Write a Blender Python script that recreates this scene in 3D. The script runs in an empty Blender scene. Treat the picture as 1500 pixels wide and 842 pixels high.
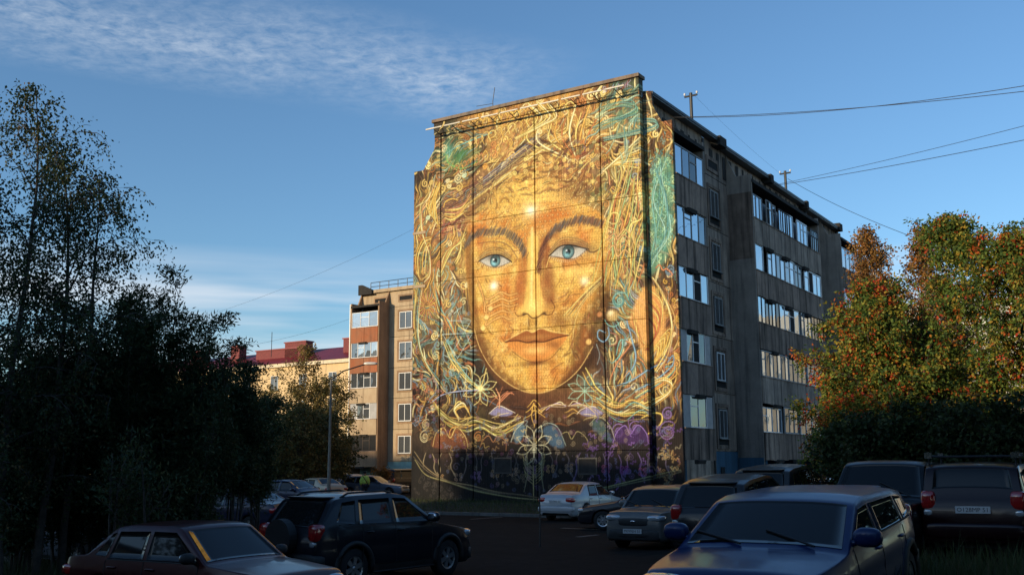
import bpy, math, random
import numpy as np
from mathutils import Vector, Matrix

scene = bpy.context.scene
COL = scene.collection
rng = np.random.default_rng(7)
random.seed(7)

# ------------------------------------------------------------------ camera
CAM_H = 1.85
PITCH = math.radians(9.73)
ROLL = 0.007
FPX = 1500.0
_fw = np.array([0, math.cos(PITCH), math.sin(PITCH)])
_up = np.array([0, -math.sin(PITCH), math.cos(PITCH)])
_X = np.array([1.0, 0, 0])
_Rc = math.cos(ROLL) * _X - math.sin(ROLL) * _up
_Uc = math.sin(ROLL) * _X + math.cos(ROLL) * _up
CAM = np.array([0, 0, CAM_H])
cd = bpy.data.cameras.new('camera')
cam = bpy.data.objects.new('camera', cd)
COL.objects.link(cam)
cd.sensor_width = 36.0
cd.lens = 36.0
cd.clip_start = 0.1
cd.clip_end = 3000
m = Matrix.Identity(4)
for i in range(3):
    m[i][0] = _Rc[i]; m[i][1] = _Uc[i]; m[i][2] = -_fw[i]; m[i][3] = CAM[i]
cam.matrix_world = m
scene.camera = cam

def ray(px, py):
    return _fw + (px - 750) / FPX * _Rc + (421 - py) / FPX * _Uc
def at_depth(px, py, d):
    r = ray(px, py); return CAM + r * d / r[1]
def at_ground(px, py, z=-0.35):
    r = ray(px, py); return CAM + r * (z - CAM_H) / r[2]

# ------------------------------------------------------------------ light
SUN_EL = math.radians(11.0)
sh = np.array([-0.816, -0.577]); sh /= np.linalg.norm(sh)
S = Vector((sh[0] * math.cos(SUN_EL), sh[1] * math.cos(SUN_EL), math.sin(SUN_EL)))
sd = bpy.data.lights.new('sun', 'SUN')
sun = bpy.data.objects.new('sun', sd)
COL.objects.link(sun)
sd.energy = 4.6
sd.angle = math.radians(0.8)
sd.color = (1.0, 0.79, 0.50)
sun.rotation_euler = S.to_track_quat('Z', 'Y').to_euler()

world = bpy.data.worlds.new('World')
scene.world = world
world.use_nodes = True
nt = world.node_tree
for n in list(nt.nodes): nt.nodes.remove(n)
def WN(t, **kw):
    n = nt.nodes.new(t)
    for k, v in kw.items(): setattr(n, k, v)
    return n
out = WN('ShaderNodeOutputWorld'); bg = WN('ShaderNodeBackground')
sky = WN('ShaderNodeTexSky'); sky.sky_type = 'NISHITA'; sky.sun_disc = False
sky.sun_elevation = SUN_EL; sky.sun_rotation = math.atan2(sh[0], sh[1])
sky.altitude = 100; sky.air_density = 1.0; sky.dust_density = 0.6; sky.ozone_density = 2.2
bg.inputs['Strength'].default_value = 0.15
# thin cirrus: noise on the projected sky plane, kept to two bands
tc = WN('ShaderNodeTexCoord'); sep = WN('ShaderNodeSeparateXYZ')
nt.links.new(tc.outputs['Generated'], sep.inputs[0])
def wmath(op, a, b=None, c=None, clamp=False):
    n = WN('ShaderNodeMath', operation=op, use_clamp=clamp)
    for i, v in enumerate((a, b, c)):
        if v is None: continue
        if isinstance(v, (int, float)): n.inputs[i].default_value = v
        else: nt.links.new(v, n.inputs[i])
    return n.outputs[0]
zc = wmath('MAXIMUM', sep.outputs[2], 0.03)
pxs = wmath('DIVIDE', sep.outputs[0], zc); pys = wmath('DIVIDE', sep.outputs[1], zc)
comb = WN('ShaderNodeCombineXYZ')
nt.links.new(pxs, comb.inputs[0]); nt.links.new(pys, comb.inputs[1])
def wnoise(vec, scale, detail, rough, dist=0.0, scl=(1, 1, 1), rot=0.0):
    mp = WN('ShaderNodeMapping'); mp.inputs['Scale'].default_value = scl
    mp.inputs['Rotation'].default_value = (0, 0, rot)
    nt.links.new(vec, mp.inputs[0])
    n = WN('ShaderNodeTexNoise'); n.inputs['Scale'].default_value = scale
    n.inputs['Detail'].default_value = detail; n.inputs['Roughness'].default_value = rough
    n.inputs['Distortion'].default_value = dist
    nt.links.new(mp.outputs[0], n.inputs['Vector'])
    return n.outputs['Fac']
def skyplane(px, py):
    r = ray(px, py); return np.array([r[0] / r[2], r[1] / r[2]])
def band(p, q, hw, soft):          # distance mask around the line p-q of the cloud layer
    d = (q - p) / np.linalg.norm(q - p); n = np.array([-d[1], d[0]])
    e = wmath('ADD', wmath('MULTIPLY', pxs, float(n[0])), wmath('MULTIPLY_ADD', pys, float(n[1]), float(-(p @ n))))
    e = wmath('ABSOLUTE', e)
    return wmath('DIVIDE', wmath('SUBTRACT', hw + soft, e), soft, clamp=True), d, n
p1, p2 = skyplane(100, 28), skyplane(700, 128)
mask1, d1, n1 = band(p1, p2, 0.05, 0.33)
al = wmath('ADD', wmath('MULTIPLY', pxs, float(d1[0])), wmath('MULTIPLY_ADD', pys, float(d1[1]), float(-(p2 @ d1))))
endm = wmath('DIVIDE', wmath('SUBTRACT', 0.22, al), 0.25, clamp=True)
n_f = wnoise(comb.outputs[0], 21.0, 6, 0.66, 0.3, (1, 1, 1))
n_c = wnoise(comb.outputs[0], 2.6, 4, 0.6, 0.3)
c1 = wmath('MULTIPLY', mask1, endm)
c1 = wmath('MULTIPLY', c1, wmath('MULTIPLY_ADD', n_f, 2.1, -0.62, clamp=True))
c1 = wmath('MULTIPLY', c1, wmath('MULTIPLY_ADD', n_c, 2.4, -0.55, clamp=True))
c1 = wmath('MULTIPLY', c1, 0.62)
# low streaks near the horizon
zel = sep.outputs[2]
comb2 = WN('ShaderNodeCombineXYZ')
nt.links.new(sep.outputs[0], comb2.inputs[0]); nt.links.new(sep.outputs[1], comb2.inputs[1])
nt.links.new(wmath('MULTIPLY', zel, 14.0), comb2.inputs[2])
n_l = wnoise(comb2.outputs[0], 1.9, 4, 0.55, 0.2)
lowm = wmath('DIVIDE', wmath('SUBTRACT', 0.205, zel), 0.05, clamp=True)
c2 = wmath('MULTIPLY', lowm, wmath('MULTIPLY_ADD', n_l, 5.0, -2.2, clamp=True))
c2 = wmath('MULTIPLY', c2, 0.75)
cl = wmath('MAXIMUM', c1, c2)
mix = WN('ShaderNodeMix', data_type='RGBA')
nt.links.new(cl, mix.inputs['Factor'])
tint = WN('ShaderNodeMix', data_type='RGBA', blend_type='MULTIPLY'); tint.inputs['Factor'].default_value = 1.0
nt.links.new(sky.outputs[0], tint.inputs['A']); tint.inputs['B'].default_value = (0.88, 1.11, 1.30, 1)
nt.links.new(tint.outputs['Result'], mix.inputs['A'])
mix.inputs['B'].default_value = (5.0, 5.5, 6.1, 1)
nt.links.new(mix.outputs['Result'], bg.inputs['Color'])
nt.links.new(bg.outputs[0], out.inputs[0])
scene.view_settings.view_transform = 'Standard'
scene.view_settings.look = 'None'
scene.view_settings.exposure = 0.0
scene.view_settings.gamma = 1.0
scene.view_settings.use_curve_mapping = False

# ------------------------------------------------------------------ helpers
class MB:
    def __init__(s, xf=None):
        s.v = []; s.f = []; s.xf = xf
    def add(s, vs, fs):
        b = len(s.v)
        if s.xf: vs = [s.xf(*p) for p in vs]
        s.v.extend([tuple(map(float, p)) for p in vs])
        s.f.extend([tuple(b + i for i in f) for f in fs])
    def box(s, x0, x1, y0, y1, z0, z1):
        s.add([(x0, y0, z0), (x1, y0, z0), (x1, y1, z0), (x0, y1, z0), (x0, y0, z1), (x1, y0, z1), (x1, y1, z1), (x0, y1, z1)],
              [(0, 3, 2, 1), (4, 5, 6, 7), (0, 1, 5, 4), (1, 2, 6, 5), (2, 3, 7, 6), (3, 0, 4, 7)])
    def bevbox(s, x0, x1, y0, y1, z0, z1, b=0.02):
        # box whose -y face is chamfered
        s.add([(x0, y0 + b, z0), (x1, y0 + b, z0), (x1, y1, z0), (x0, y1, z0), (x0, y0 + b, z1), (x1, y0 + b, z1), (x1, y1, z1), (x0, y1, z1),
               (x0 + b, y0, z0 + b), (x1 - b, y0, z0 + b), (x1 - b, y0, z1 - b), (x0 + b, y0, z1 - b)],
              [(0, 3, 2, 1), (4, 5, 6, 7), (1, 2, 6, 5), (2, 3, 7, 6), (3, 0, 4, 7), (8, 9, 10, 11), (0, 1, 9, 8), (1, 5, 10, 9), (5, 4, 11, 10), (4, 0, 8, 11)])
    def frame(s, x0, x1, y0, y1, z0, z1, w, mull=(), bars=()):
        # window frame in the xz plane, butted pieces
        s.box(x0, x1, y0, y1, z0, z0 + w); s.box(x0, x1, y0, y1, z1 - w, z1)
        s.box(x0, x0 + w, y0, y1, z0 + w, z1 - w); s.box(x1 - w, x1, y0, y1, z0 + w, z1 - w)
        for m_ in mull: s.box(m_ - w / 2, m_ + w / 2, y0, y1, z0 + w, z1 - w)
        for (a, b, zz) in bars: s.box(a, b, y0 + .003, y1 - .003, zz - w / 2, zz + w / 2)
    def prism(s, poly, y0, y1):          # polygon in xz extruded in y
        n = len(poly)
        s.add([(p[0], y0, p[1]) for p in poly] + [(p[0], y1, p[1]) for p in poly],
              [tuple(range(n)), tuple(range(2 * n - 1, n - 1, -1))] + [(i, i + n, (i + 1) % n + n, (i + 1) % n) for i in range(n)])
    def tube(s, pts, rad, n=6, cap=True):
        pts = [np.array(p, float) for p in pts]
        if not hasattr(rad, '__len__'): rad = [rad] * len(pts)
        vs = []; fs = []
        ref = np.array([0.31, 0.17, 0.93])
        for i, p in enumerate(pts):
            d = pts[min(i + 1, len(pts) - 1)] - pts[max(i - 1, 0)]
            d = d / (np.linalg.norm(d) + 1e-9)
            r0 = ref if abs(d @ ref) < .95 else np.array([1., 0, 0])
            a = np.cross(d, r0); a /= np.linalg.norm(a); b = np.cross(d, a)
            for k in range(n):
                t = 2 * math.pi * k / n
                vs.append(p + rad[i] * (math.cos(t) * a + math.sin(t) * b))
        for i in range(len(pts) - 1):
            for k in range(n):
                fs.append((i * n + k, i * n + (k + 1) % n, (i + 1) * n + (k + 1) % n, (i + 1) * n + k))
        if cap:
            fs.append(tuple(range(n - 1, -1, -1))); fs.append(tuple((len(pts) - 1) * n + k for k in range(n)))
        s.add(vs, fs)
    def ellip(s, c, r, e=1.0, nu=14, nv=9):
        # superellipsoid, e<1 boxy
        def sp(v, p): return math.copysign(abs(v) ** p, v)
        vs = []; fs = []
        for j in range(nv):
            ph = -math.pi / 2 + math.pi * j / (nv - 1)
            for i in range(nu):
                th = 2 * math.pi * i / nu
                vs.append((c[0] + r[0] * sp(math.cos(ph), e) * sp(math.cos(th), e), c[1] + r[1] * sp(math.cos(ph), e) * sp(math.sin(th), e), c[2] + r[2] * sp(math.sin(ph), e)))
        for j in range(nv - 1):
            for i in range(nu):
                fs.append((j * nu + i, j * nu + (i + 1) % nu, (j + 1) * nu + (i + 1) % nu, (j + 1) * nu + i))
        s.add(vs, fs)
    def mesh(s, name, mat=None, smooth=False):
        me = bpy.data.meshes.new(name)
        me.from_pydata(s.v, [], s.f)
        if smooth: me.shade_smooth()
        if mat: me.materials.append(mat)
        return me
    def build(s, name, mat=None, parent=None, smooth=False):
        o = bpy.data.objects.new(name, s.mesh(name, mat, smooth))
        COL.objects.link(o)
        if parent: o.parent = parent
        return o

def tag(o, label=None, cat=None, group=None, kind=None):
    if label: o['label'] = label
    if cat: o['category'] = cat
    if group: o['group'] = group
    if kind: o['kind'] = kind
    return o
def empty(name, loc, rz=0.0, label=None, cat=None, group=None):
    o = bpy.data.objects.new(name, None); COL.objects.link(o)
    o.location = [float(v) for v in loc]; o.rotation_euler = (0, 0, rz); o.empty_display_size = 0.3
    return tag(o, label, cat, group)
def copy_tree(o, parent=None):
    c = o.copy(); COL.objects.link(c)
    if parent: c.parent = parent
    for ch in [q for q in o.children]: copy_tree(ch, c)
    return c

# ------------------------------------------------------------------ materials
def newmat(name):
    m = bpy.data.materials.new(name); m.use_nodes = True
    return m, m.node_tree, m.node_tree.nodes['Principled BSDF']
def N(t, typ, **kw):
    n = t.nodes.new(typ)
    for k, v in kw.items(): setattr(n, k, v)
    return n
def plain(name, col, rough=.6, metal=0.0, spec=.5, coat=0.0, ior=None, var=0.0, scale=3.0, bump=0.0, objvar=0.0):
    m, t, b = newmat(name)
    b.inputs['Base Color'].default_value = (*col, 1)
    b.inputs['Roughness'].default_value = rough; b.inputs['Metallic'].default_value = metal
    b.inputs['Specular IOR Level'].default_value = spec
    b.inputs['Coat Weight'].default_value = coat; b.inputs['Coat Roughness'].default_value = .04
    if ior: b.inputs['IOR'].default_value = ior
    if var or bump or objvar:
        tc = N(t, 'ShaderNodeTexCoord'); no = N(t, 'ShaderNodeTexNoise')
        no.inputs['Scale'].default_value = scale; no.inputs['Detail'].default_value = 6; no.inputs['Roughness'].default_value = .65
        t.links.new(tc.outputs['Object'], no.inputs['Vector'])
        mr = N(t, 'ShaderNodeMapRange'); mr.inputs['From Min'].default_value = .3; mr.inputs['From Max'].default_value = .7
        mr.inputs['To Min'].default_value = 1 - var; mr.inputs['To Max'].default_value = 1 + var * .6
        t.links.new(no.outputs['Fac'], mr.inputs['Value'])
        fac = mr.outputs[0]
        if objvar:
            oi = N(t, 'ShaderNodeObjectInfo'); mm = N(t, 'ShaderNodeMapRange')
            mm.inputs['To Min'].default_value = 1 - objvar; mm.inputs['To Max'].default_value = 1 + objvar
            t.links.new(oi.outputs['Random'], mm.inputs['Value'])
            mu = N(t, 'ShaderNodeMath', operation='MULTIPLY'); t.links.new(fac, mu.inputs[0]); t.links.new(mm.outputs[0], mu.inputs[1])
            fac = mu.outputs[0]
        vm = N(t, 'ShaderNodeVectorMath', operation='SCALE'); vm.inputs[0].default_value = col
        t.links.new(fac, vm.inputs['Scale']); t.links.new(vm.outputs[0], b.inputs['Base Color'])
        if bump:
            bp = N(t, 'ShaderNodeBump'); bp.inputs['Strength'].default_value = bump; bp.inputs['Distance'].default_value = .02
            t.links.new(no.outputs['Fac'], bp.inputs['Height']); t.links.new(bp.outputs[0], b.inputs['Normal'])
    return m

def concrete(name, a, b_, stain=(.05, .045, .04), stain_amt=.5, objvar=.14, ribs=0.0):
    """weathered panel concrete: blotches, vertical rain streaks, per-piece tone"""
    m, t, b = newmat(name)
    b.inputs['Roughness'].default_value = .9; b.inputs['Specular IOR Level'].default_value = .2
    g = N(t, 'ShaderNodeNewGeometry'); oi = N(t, 'ShaderNodeObjectInfo')
    n1 = N(t, 'ShaderNodeTexNoise'); n1.inputs['Scale'].default_value = .9; n1.inputs['Detail'].default_value = 8; n1.inputs['Roughness'].default_value = .7
    t.links.new(g.outputs['Position'], n1.inputs['Vector'])
    mp = N(t, 'ShaderNodeMapping'); mp.inputs['Scale'].default_value = (3.2, 3.2, .22)
    t.links.new(g.outputs['Position'], mp.inputs[0])
    n2 = N(t, 'ShaderNodeTexNoise'); n2.inputs['Scale'].default_value = 1.0; n2.inputs['Detail'].default_value = 6; n2.inputs['Roughness'].default_value = .6
    t.links.new(mp.outputs[0], n2.inputs['Vector'])
    n3 = N(t, 'ShaderNodeTexNoise'); n3.inputs['Scale'].default_value = 28; n3.inputs['Detail'].default_value = 3
    t.links.new(g.outputs['Position'], n3.inputs['Vector'])
    def rg(src, a0, a1, o0=0., o1=1.):
        r = N(t, 'ShaderNodeMapRange'); r.inputs[1].default_value = a0; r.inputs[2].default_value = a1; r.inputs[3].default_value = o0; r.inputs[4].default_value = o1
        t.links.new(src, r.inputs[0]); return r.outputs[0]
    mx = N(t, 'ShaderNodeMix', data_type='RGBA'); mx.inputs['A'].default_value = (*a, 1); mx.inputs['B'].default_value = (*b_, 1)
    t.links.new(rg(n1.outputs['Fac'], .35, .65), mx.inputs['Factor'])
    mx2 = N(t, 'ShaderNodeMix', data_type='RGBA'); mx2.inputs['B'].default_value = (*stain, 1)
    t.links.new(mx.outputs['Result'], mx2.inputs['A'])
    t.links.new(rg(n2.outputs['Fac'], .47, .70, 0, stain_amt), mx2.inputs['Factor'])
    f = N(t, 'ShaderNodeMath', operation='MULTIPLY')
    t.links.new(rg(oi.outputs['Random'], 0, 1, 1 - objvar, 1 + objvar), f.inputs[0]); t.links.new(rg(n3.outputs['Fac'], .3, .7, .9, 1.08), f.inputs[1])
    sc = N(t, 'ShaderNodeVectorMath', operation='SCALE'); t.links.new(mx2.outputs['Result'], sc.inputs[0]); t.links.new(f.outputs[0], sc.inputs['Scale'])
    t.links.new(sc.outputs[0], b.inputs['Base Color'])
    bp = N(t, 'ShaderNodeBump'); bp.inputs['Strength'].default_value = .35; bp.inputs['Distance'].default_value = .01
    t.links.new(n3.outputs['Fac'], bp.inputs['Height']); t.links.new(bp.outputs[0], b.inputs['Normal'])
    return m
M = {}
M['conc'] = concrete('facade_concrete', (.46, .35, .275), (.26, .205, .168), (.04, .033, .028), .9, .22)
M['conc_dark'] = concrete('sooty_parapet_concrete', (.37, .265, .205), (.195, .142, .112), (.022, .019, .017), .95, .25)
M['conc_smooth'] = concrete('grey_rendered_wall', (.38, .315, .265), (.26, .218, .188), (.06, .055, .05), .7, .05)
M['conc_warm'] = concrete('tan_concrete', (.50, .39, .26), (.42, .31, .20), (.2, .14, .09), .45, .10)
M['conc_brown'] = concrete('brown_concrete', (.36, .24, .15), (.28, .18, .11), (.12, .08, .06), .5, .12)
M['rust'] = concrete('red_painted_parapet', (.36, .12, .055), (.30, .14, .08), (.12, .06, .04), .5, .15)
M['yellow'] = concrete('yellow_plaster', (.72, .53, .30), (.66, .48, .27), (.4, .3, .2), .3, .02)
M['cream'] = plain('cream_cornice', (.70, .60, .44), .85, var=.15)
M['blue'] = concrete('blue_dado_paint', (.06, .14, .22), (.05, .11, .17), (.03, .05, .06), .5, .1)
M['teal'] = concrete('pale_teal_dado', (.33, .50, .47), (.28, .43, .40), (.15, .2, .18), .4, .1)
M['roofedge'] = plain('galvanised_roof_edge', (.16, .165, .175), .5, .5, var=.3)
M['soot'] = plain('soot_black_felt', (.03, .027, .025), .95, var=.4)
M['white'] = plain('white_upvc', (.72, .72, .72), .4, var=.06)
M['greyframe'] = plain('grey_weathered_frame', (.34, .33, .32), .7, var=.3, scale=8)
M['darkframe'] = plain('dark_timber_frame', (.07, .05, .04), .8, var=.3)
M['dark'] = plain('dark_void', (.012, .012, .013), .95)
M['redroof'] = plain('red_sheet_roof', (.20, .02, .026), .45, .1, var=.35, scale=1.3, bump=.3)
M['redbrick'] = plain('dark_red_chimney', (.17, .022, .024), .7, var=.3)
M['metal_d'] = plain('dark_steel', (.05, .05, .052), .5, .6)
M['metal_l'] = plain('pale_painted_steel', (.75, .73, .68), .35, .1)
M['wire'] = plain('black_cable', (.02, .02, .022), .7)
def glassmat(name, col, metal, rough=.03, spec=.6):
    m, t, b = newmat(name)
    b.inputs['Metallic'].default_value = metal; b.inputs['Roughness'].default_value = rough
    b.inputs['Specular IOR Level'].default_value = spec
    oi = N(t, 'ShaderNodeObjectInfo'); rp = N(t, 'ShaderNodeValToRGB')
    rp.color_ramp.elements[0].color = (*[c * .45 for c in col], 1); rp.color_ramp.elements[1].color = (*col, 1)
    rp.color_ramp.elements[0].position = .12; rp.color_ramp.elements[1].position = .35
    t.links.new(oi.outputs['Random'], rp.inputs['Fac']); t.links.new(rp.outputs['Color'], b.inputs['Base Color'])
    tc = N(t, 'ShaderNodeTexCoord'); no = N(t, 'ShaderNodeTexNoise'); no.inputs['Scale'].default_value = 1.1
    t.links.new(tc.outputs['Object'], no.inputs['Vector'])
    bp = N(t, 'ShaderNodeBump'); bp.inputs['Strength'].default_value = .14; bp.inputs['Distance'].default_value = .06
    t.links.new(no.outputs['Fac'], bp.inputs['Height']); t.links.new(bp.outputs[0], b.inputs['Normal'])
    return m
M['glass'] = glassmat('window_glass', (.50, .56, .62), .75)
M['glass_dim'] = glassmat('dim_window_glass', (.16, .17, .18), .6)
M['carglass'] = plain('car_glass', (.010, .011, .012), .03, 0, .35, ior=1.5)

def gz(x, y):
    w = x - 0.22 * y
    t = min(1, max(0, (w + 2.4) / 4.4)); t = t * t * (3 - 2 * t)
    return -0.35 + 0.55 * t
# ------------------------------------------------------------------ main building frame
J0 = np.array([1.1232, 47.7, 0.0])
XL = np.array([.8414, -.5403, 0.]); YL = np.array([.5403, .8414, 0.])
RZB = math.atan2(XL[1], XL[0])
def L2W(x, y, z=0.): return J0 + XL * x + YL * y + np.array([0, 0, z])
def wall_xz(px, py, off=0.0):
    r = ray(px, py); p0 = J0 + YL * off
    p = CAM + r * (((p0 - CAM) @ YL) / (r @ YL))
    return float((p - J0) @ XL), float(p[2])

# ------------------------------------------------------------------ the mural's paint, drawn into an in-memory image in wall metres
CX0, CX1, CZ0, CZ1, RES = -7.6, 7.6, -0.1, 19.6, 52.0
CW, CH = int((CX1 - CX0) * RES), int((CZ1 - CZ0) * RES)
canvas = np.zeros((CH, CW, 3), np.float32)
def lin(c):
    c = np.array(c, float) / 255.0
    return np.where(c <= .04045, c / 12.92, ((c + .055) / 1.055) ** 2.4)
_JY = (J0 - CAM) @ YL
def PC(pts):        # photo-measured points -> canvas pixels (via the wall plane)
    o = []
    for (x, y) in pts:
        a, z = wall_xz(x, y)
        o.append(((a - CX0) * RES, (z - CZ0) * RES))
    return np.array(o)
yy, xx = np.mgrid[0:CH, 0:CW].astype(np.float32)
def spline(P, closed=False, n=10):
    P = np.asarray(P, float)
    if len(P) < 3 and not closed:
        t = np.linspace(0, 1, 12)[:, None]; return P[0] * (1 - t) + P[-1] * t
    if closed: Q = np.vstack([P[-1], P, P[0], P[1]])
    else: Q = np.vstack([2 * P[0] - P[1], P, 2 * P[-1] - P[-2]])
    out = []
    for i in range(1, len(Q) - 2):
        p0, p1, p2, p3 = Q[i - 1], Q[i], Q[i + 1], Q[i + 2]
        for t in np.linspace(0, 1, n, endpoint=False):
            out.append(.5 * ((2 * p1) + (-p0 + p2) * t + (2 * p0 - 5 * p1 + 4 * p2 - p3) * t * t + (-p0 + 3 * p1 - 3 * p2 + p3) * t ** 3))
    if not closed: out.append(Q[-2])
    else: out.append(out[0])
    return np.array(out)
def resamp(P, step=1.0):
    d = np.r_[0, np.cumsum(np.hypot(*np.diff(P, axis=0).T))]
    n = max(2, int(d[-1] / step)); s = np.linspace(0, d[-1], n)
    return np.c_[np.interp(s, d, P[:, 0]), np.interp(s, d, P[:, 1])]
def blend(mask, x0, y0, col, a):
    h, w = mask.shape
    reg = canvas[y0:y0 + h, x0:x0 + w]
    mk = (mask * a)[..., None]
    reg += (np.asarray(col, np.float32) - reg) * mk
def stroke_c(P, w, col, a=1.0, taper=0.0, soft=.8):
    """P canvas points; w width in canvas px"""
    P = resamp(P, max(.8, w * .35)); r = w / 2
    R = int(r + soft + 2)
    x0 = int(max(0, P[:, 0].min() - R)); x1 = int(min(CW, P[:, 0].max() + R + 1))
    y0 = int(max(0, P[:, 1].min() - R)); y1 = int(min(CH, P[:, 1].max() + R + 1))
    if x1 - x0 < 2 or y1 - y0 < 2: return
    mk = np.zeros((y1 - y0, x1 - x0), np.float32); n = len(P)
    for i, (px, py) in enumerate(P):
        rr = r
        if taper: rr = r * (1 - taper * abs(2 * i / (n - 1) - 1) ** 1.5)
        a0 = int(max(x0, px - R)); a1 = int(min(x1, px + R + 1)); b0 = int(max(y0, py - R)); b1 = int(min(y1, py + R + 1))
        if a1 <= a0 or b1 <= b0: continue
        d = np.sqrt((xx[b0:b1, a0:a1] - px) ** 2 + (yy[b0:b1, a0:a1] - py) ** 2)
        k = np.clip((rr + soft - d) / (2 * soft), 0, 1)
        sub = mk[b0 - y0:b1 - y0, a0 - x0:a1 - x0]
        np.maximum(sub, k, out=sub)
    blend(mk, x0, y0, col, a)
def stroke(pts, w, col, a=1.0, taper=0.0, soft=.8, closed=False):
    stroke_c(spline(PC(pts), closed), w, lin(col), a, taper, soft)
def tubeline_c(P, w, col, dark=.35, hi=1.35, a=1.0):
    c = lin(col)
    stroke_c(P, w * 1.9, c * dark, .65 * a, .35, 1.3); stroke_c(P, w, c, a * .92, .4); stroke_c(P + np.array([-w * .12, w * .15]), w * .38, np.minimum(c * hi + .06, 1), .75 * a, .55, .7)
_jr = np.random.default_rng(77)
def tubeline(pts, w, col, closed=False, **k):
    q = PC(pts); q = q + _jr.normal(size=q.shape) * min(1.6, .25 + .02 * np.ptp(q, axis=0).max()); tubeline_c(spline(q, closed), w * _jr.uniform(.8, 1.2), col, **k)
def multi(pts, n, spread, w, cols, a=.8):
    q = np.array(pts, float)
    for i in range(n):
        o = (i - (n - 1) / 2) / max(1, n - 1) * spread
        tubeline([tuple(p + np.array([o * .5, o]) + _jr.normal(size=2) * spread * .10) for p in q], w * _jr.uniform(.7, 1.3), cols[i % len(cols)], a=a)
def poly_mask_c(P):
    x0 = int(max(0, P[:, 0].min() - 12)); x1 = int(min(CW, P[:, 0].max() + 13)); y0 = int(max(0, P[:, 1].min() - 12)); y1 = int(min(CH, P[:, 1].max() + 13))
    X = xx[y0:y1, x0:x1]; Y = yy[y0:y1, x0:x1]; ins = np.zeros(X.shape, bool)
    n = len(P)
    for i in range(n):
        ax, ay = P[i]; bx, by = P[(i + 1) % n]
        if ay == by: continue
        c = ((ay > Y) != (by > Y)) & (X < (bx - ax) * (Y - ay) / (by - ay) + ax)
        ins ^= c
    return ins.astype(np.float32), x0, y0
def blur(mk, r):
    r = int(r)
    if r < 1: return mk
    for ax in (0, 1):
        for _ in range(2):
            c = np.cumsum(np.pad(mk, [(r + 1, r) if q == ax else (0, 0) for q in (0, 1)], mode='edge'), axis=ax)
            k = 2 * r + 1
            mk = (np.take(c, range(k, c.shape[ax]), ax) - np.take(c, range(0, c.shape[ax] - k), ax)) / k
    return mk
def fill(pts, col, a=1.0, soft=1, smooth=True):
    P = PC(pts)
    if smooth: P = spline(P, True, 8)
    mk, x0, y0 = poly_mask_c(P)
    blend(blur(mk, soft), x0, y0, lin(col), a)
    return P
def blob(c, rx, ry, col, a=1.0, ang=0.0, pw=1.0):
    P = PC([c])[0]; k = RES / 33.0
    rx *= k * 1.12; ry *= k; R = int(2.6 * max(rx, ry))
    x0 = int(max(0, P[0] - R)); x1 = int(min(CW, P[0] + R)); y0 = int(max(0, P[1] - R)); y1 = int(min(CH, P[1] + R))
    if x1 <= x0 or y1 <= y0: return
    X = xx[y0:y1, x0:x1] - P[0]; Y = -(yy[y0:y1, x0:x1] - P[1])
    ca, sa = math.cos(ang), math.sin(ang)
    u = (X * ca + Y * sa) / rx; v = (-X * sa + Y * ca) / ry
    blend(np.exp(-((u * u + v * v) ** pw)), x0, y0, lin(col), a)
def photo_noise(cell, seed):
    r = np.random.default_rng(seed); g = r.random((CH // cell + 3, CW // cell + 3)).astype(np.float32)
    fy = yy / cell; fx = xx / cell; iy = fy.astype(int); ix = fx.astype(int); ty = fy - iy; tx = fx - ix
    ty = ty * ty * (3 - 2 * ty); tx = tx * tx * (3 - 2 * tx)
    return (g[iy, ix] * (1 - tx) + g[iy, ix + 1] * tx) * (1 - ty) + (g[iy + 1, ix] * (1 - tx) + g[iy + 1, ix + 1] * tx) * ty

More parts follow.
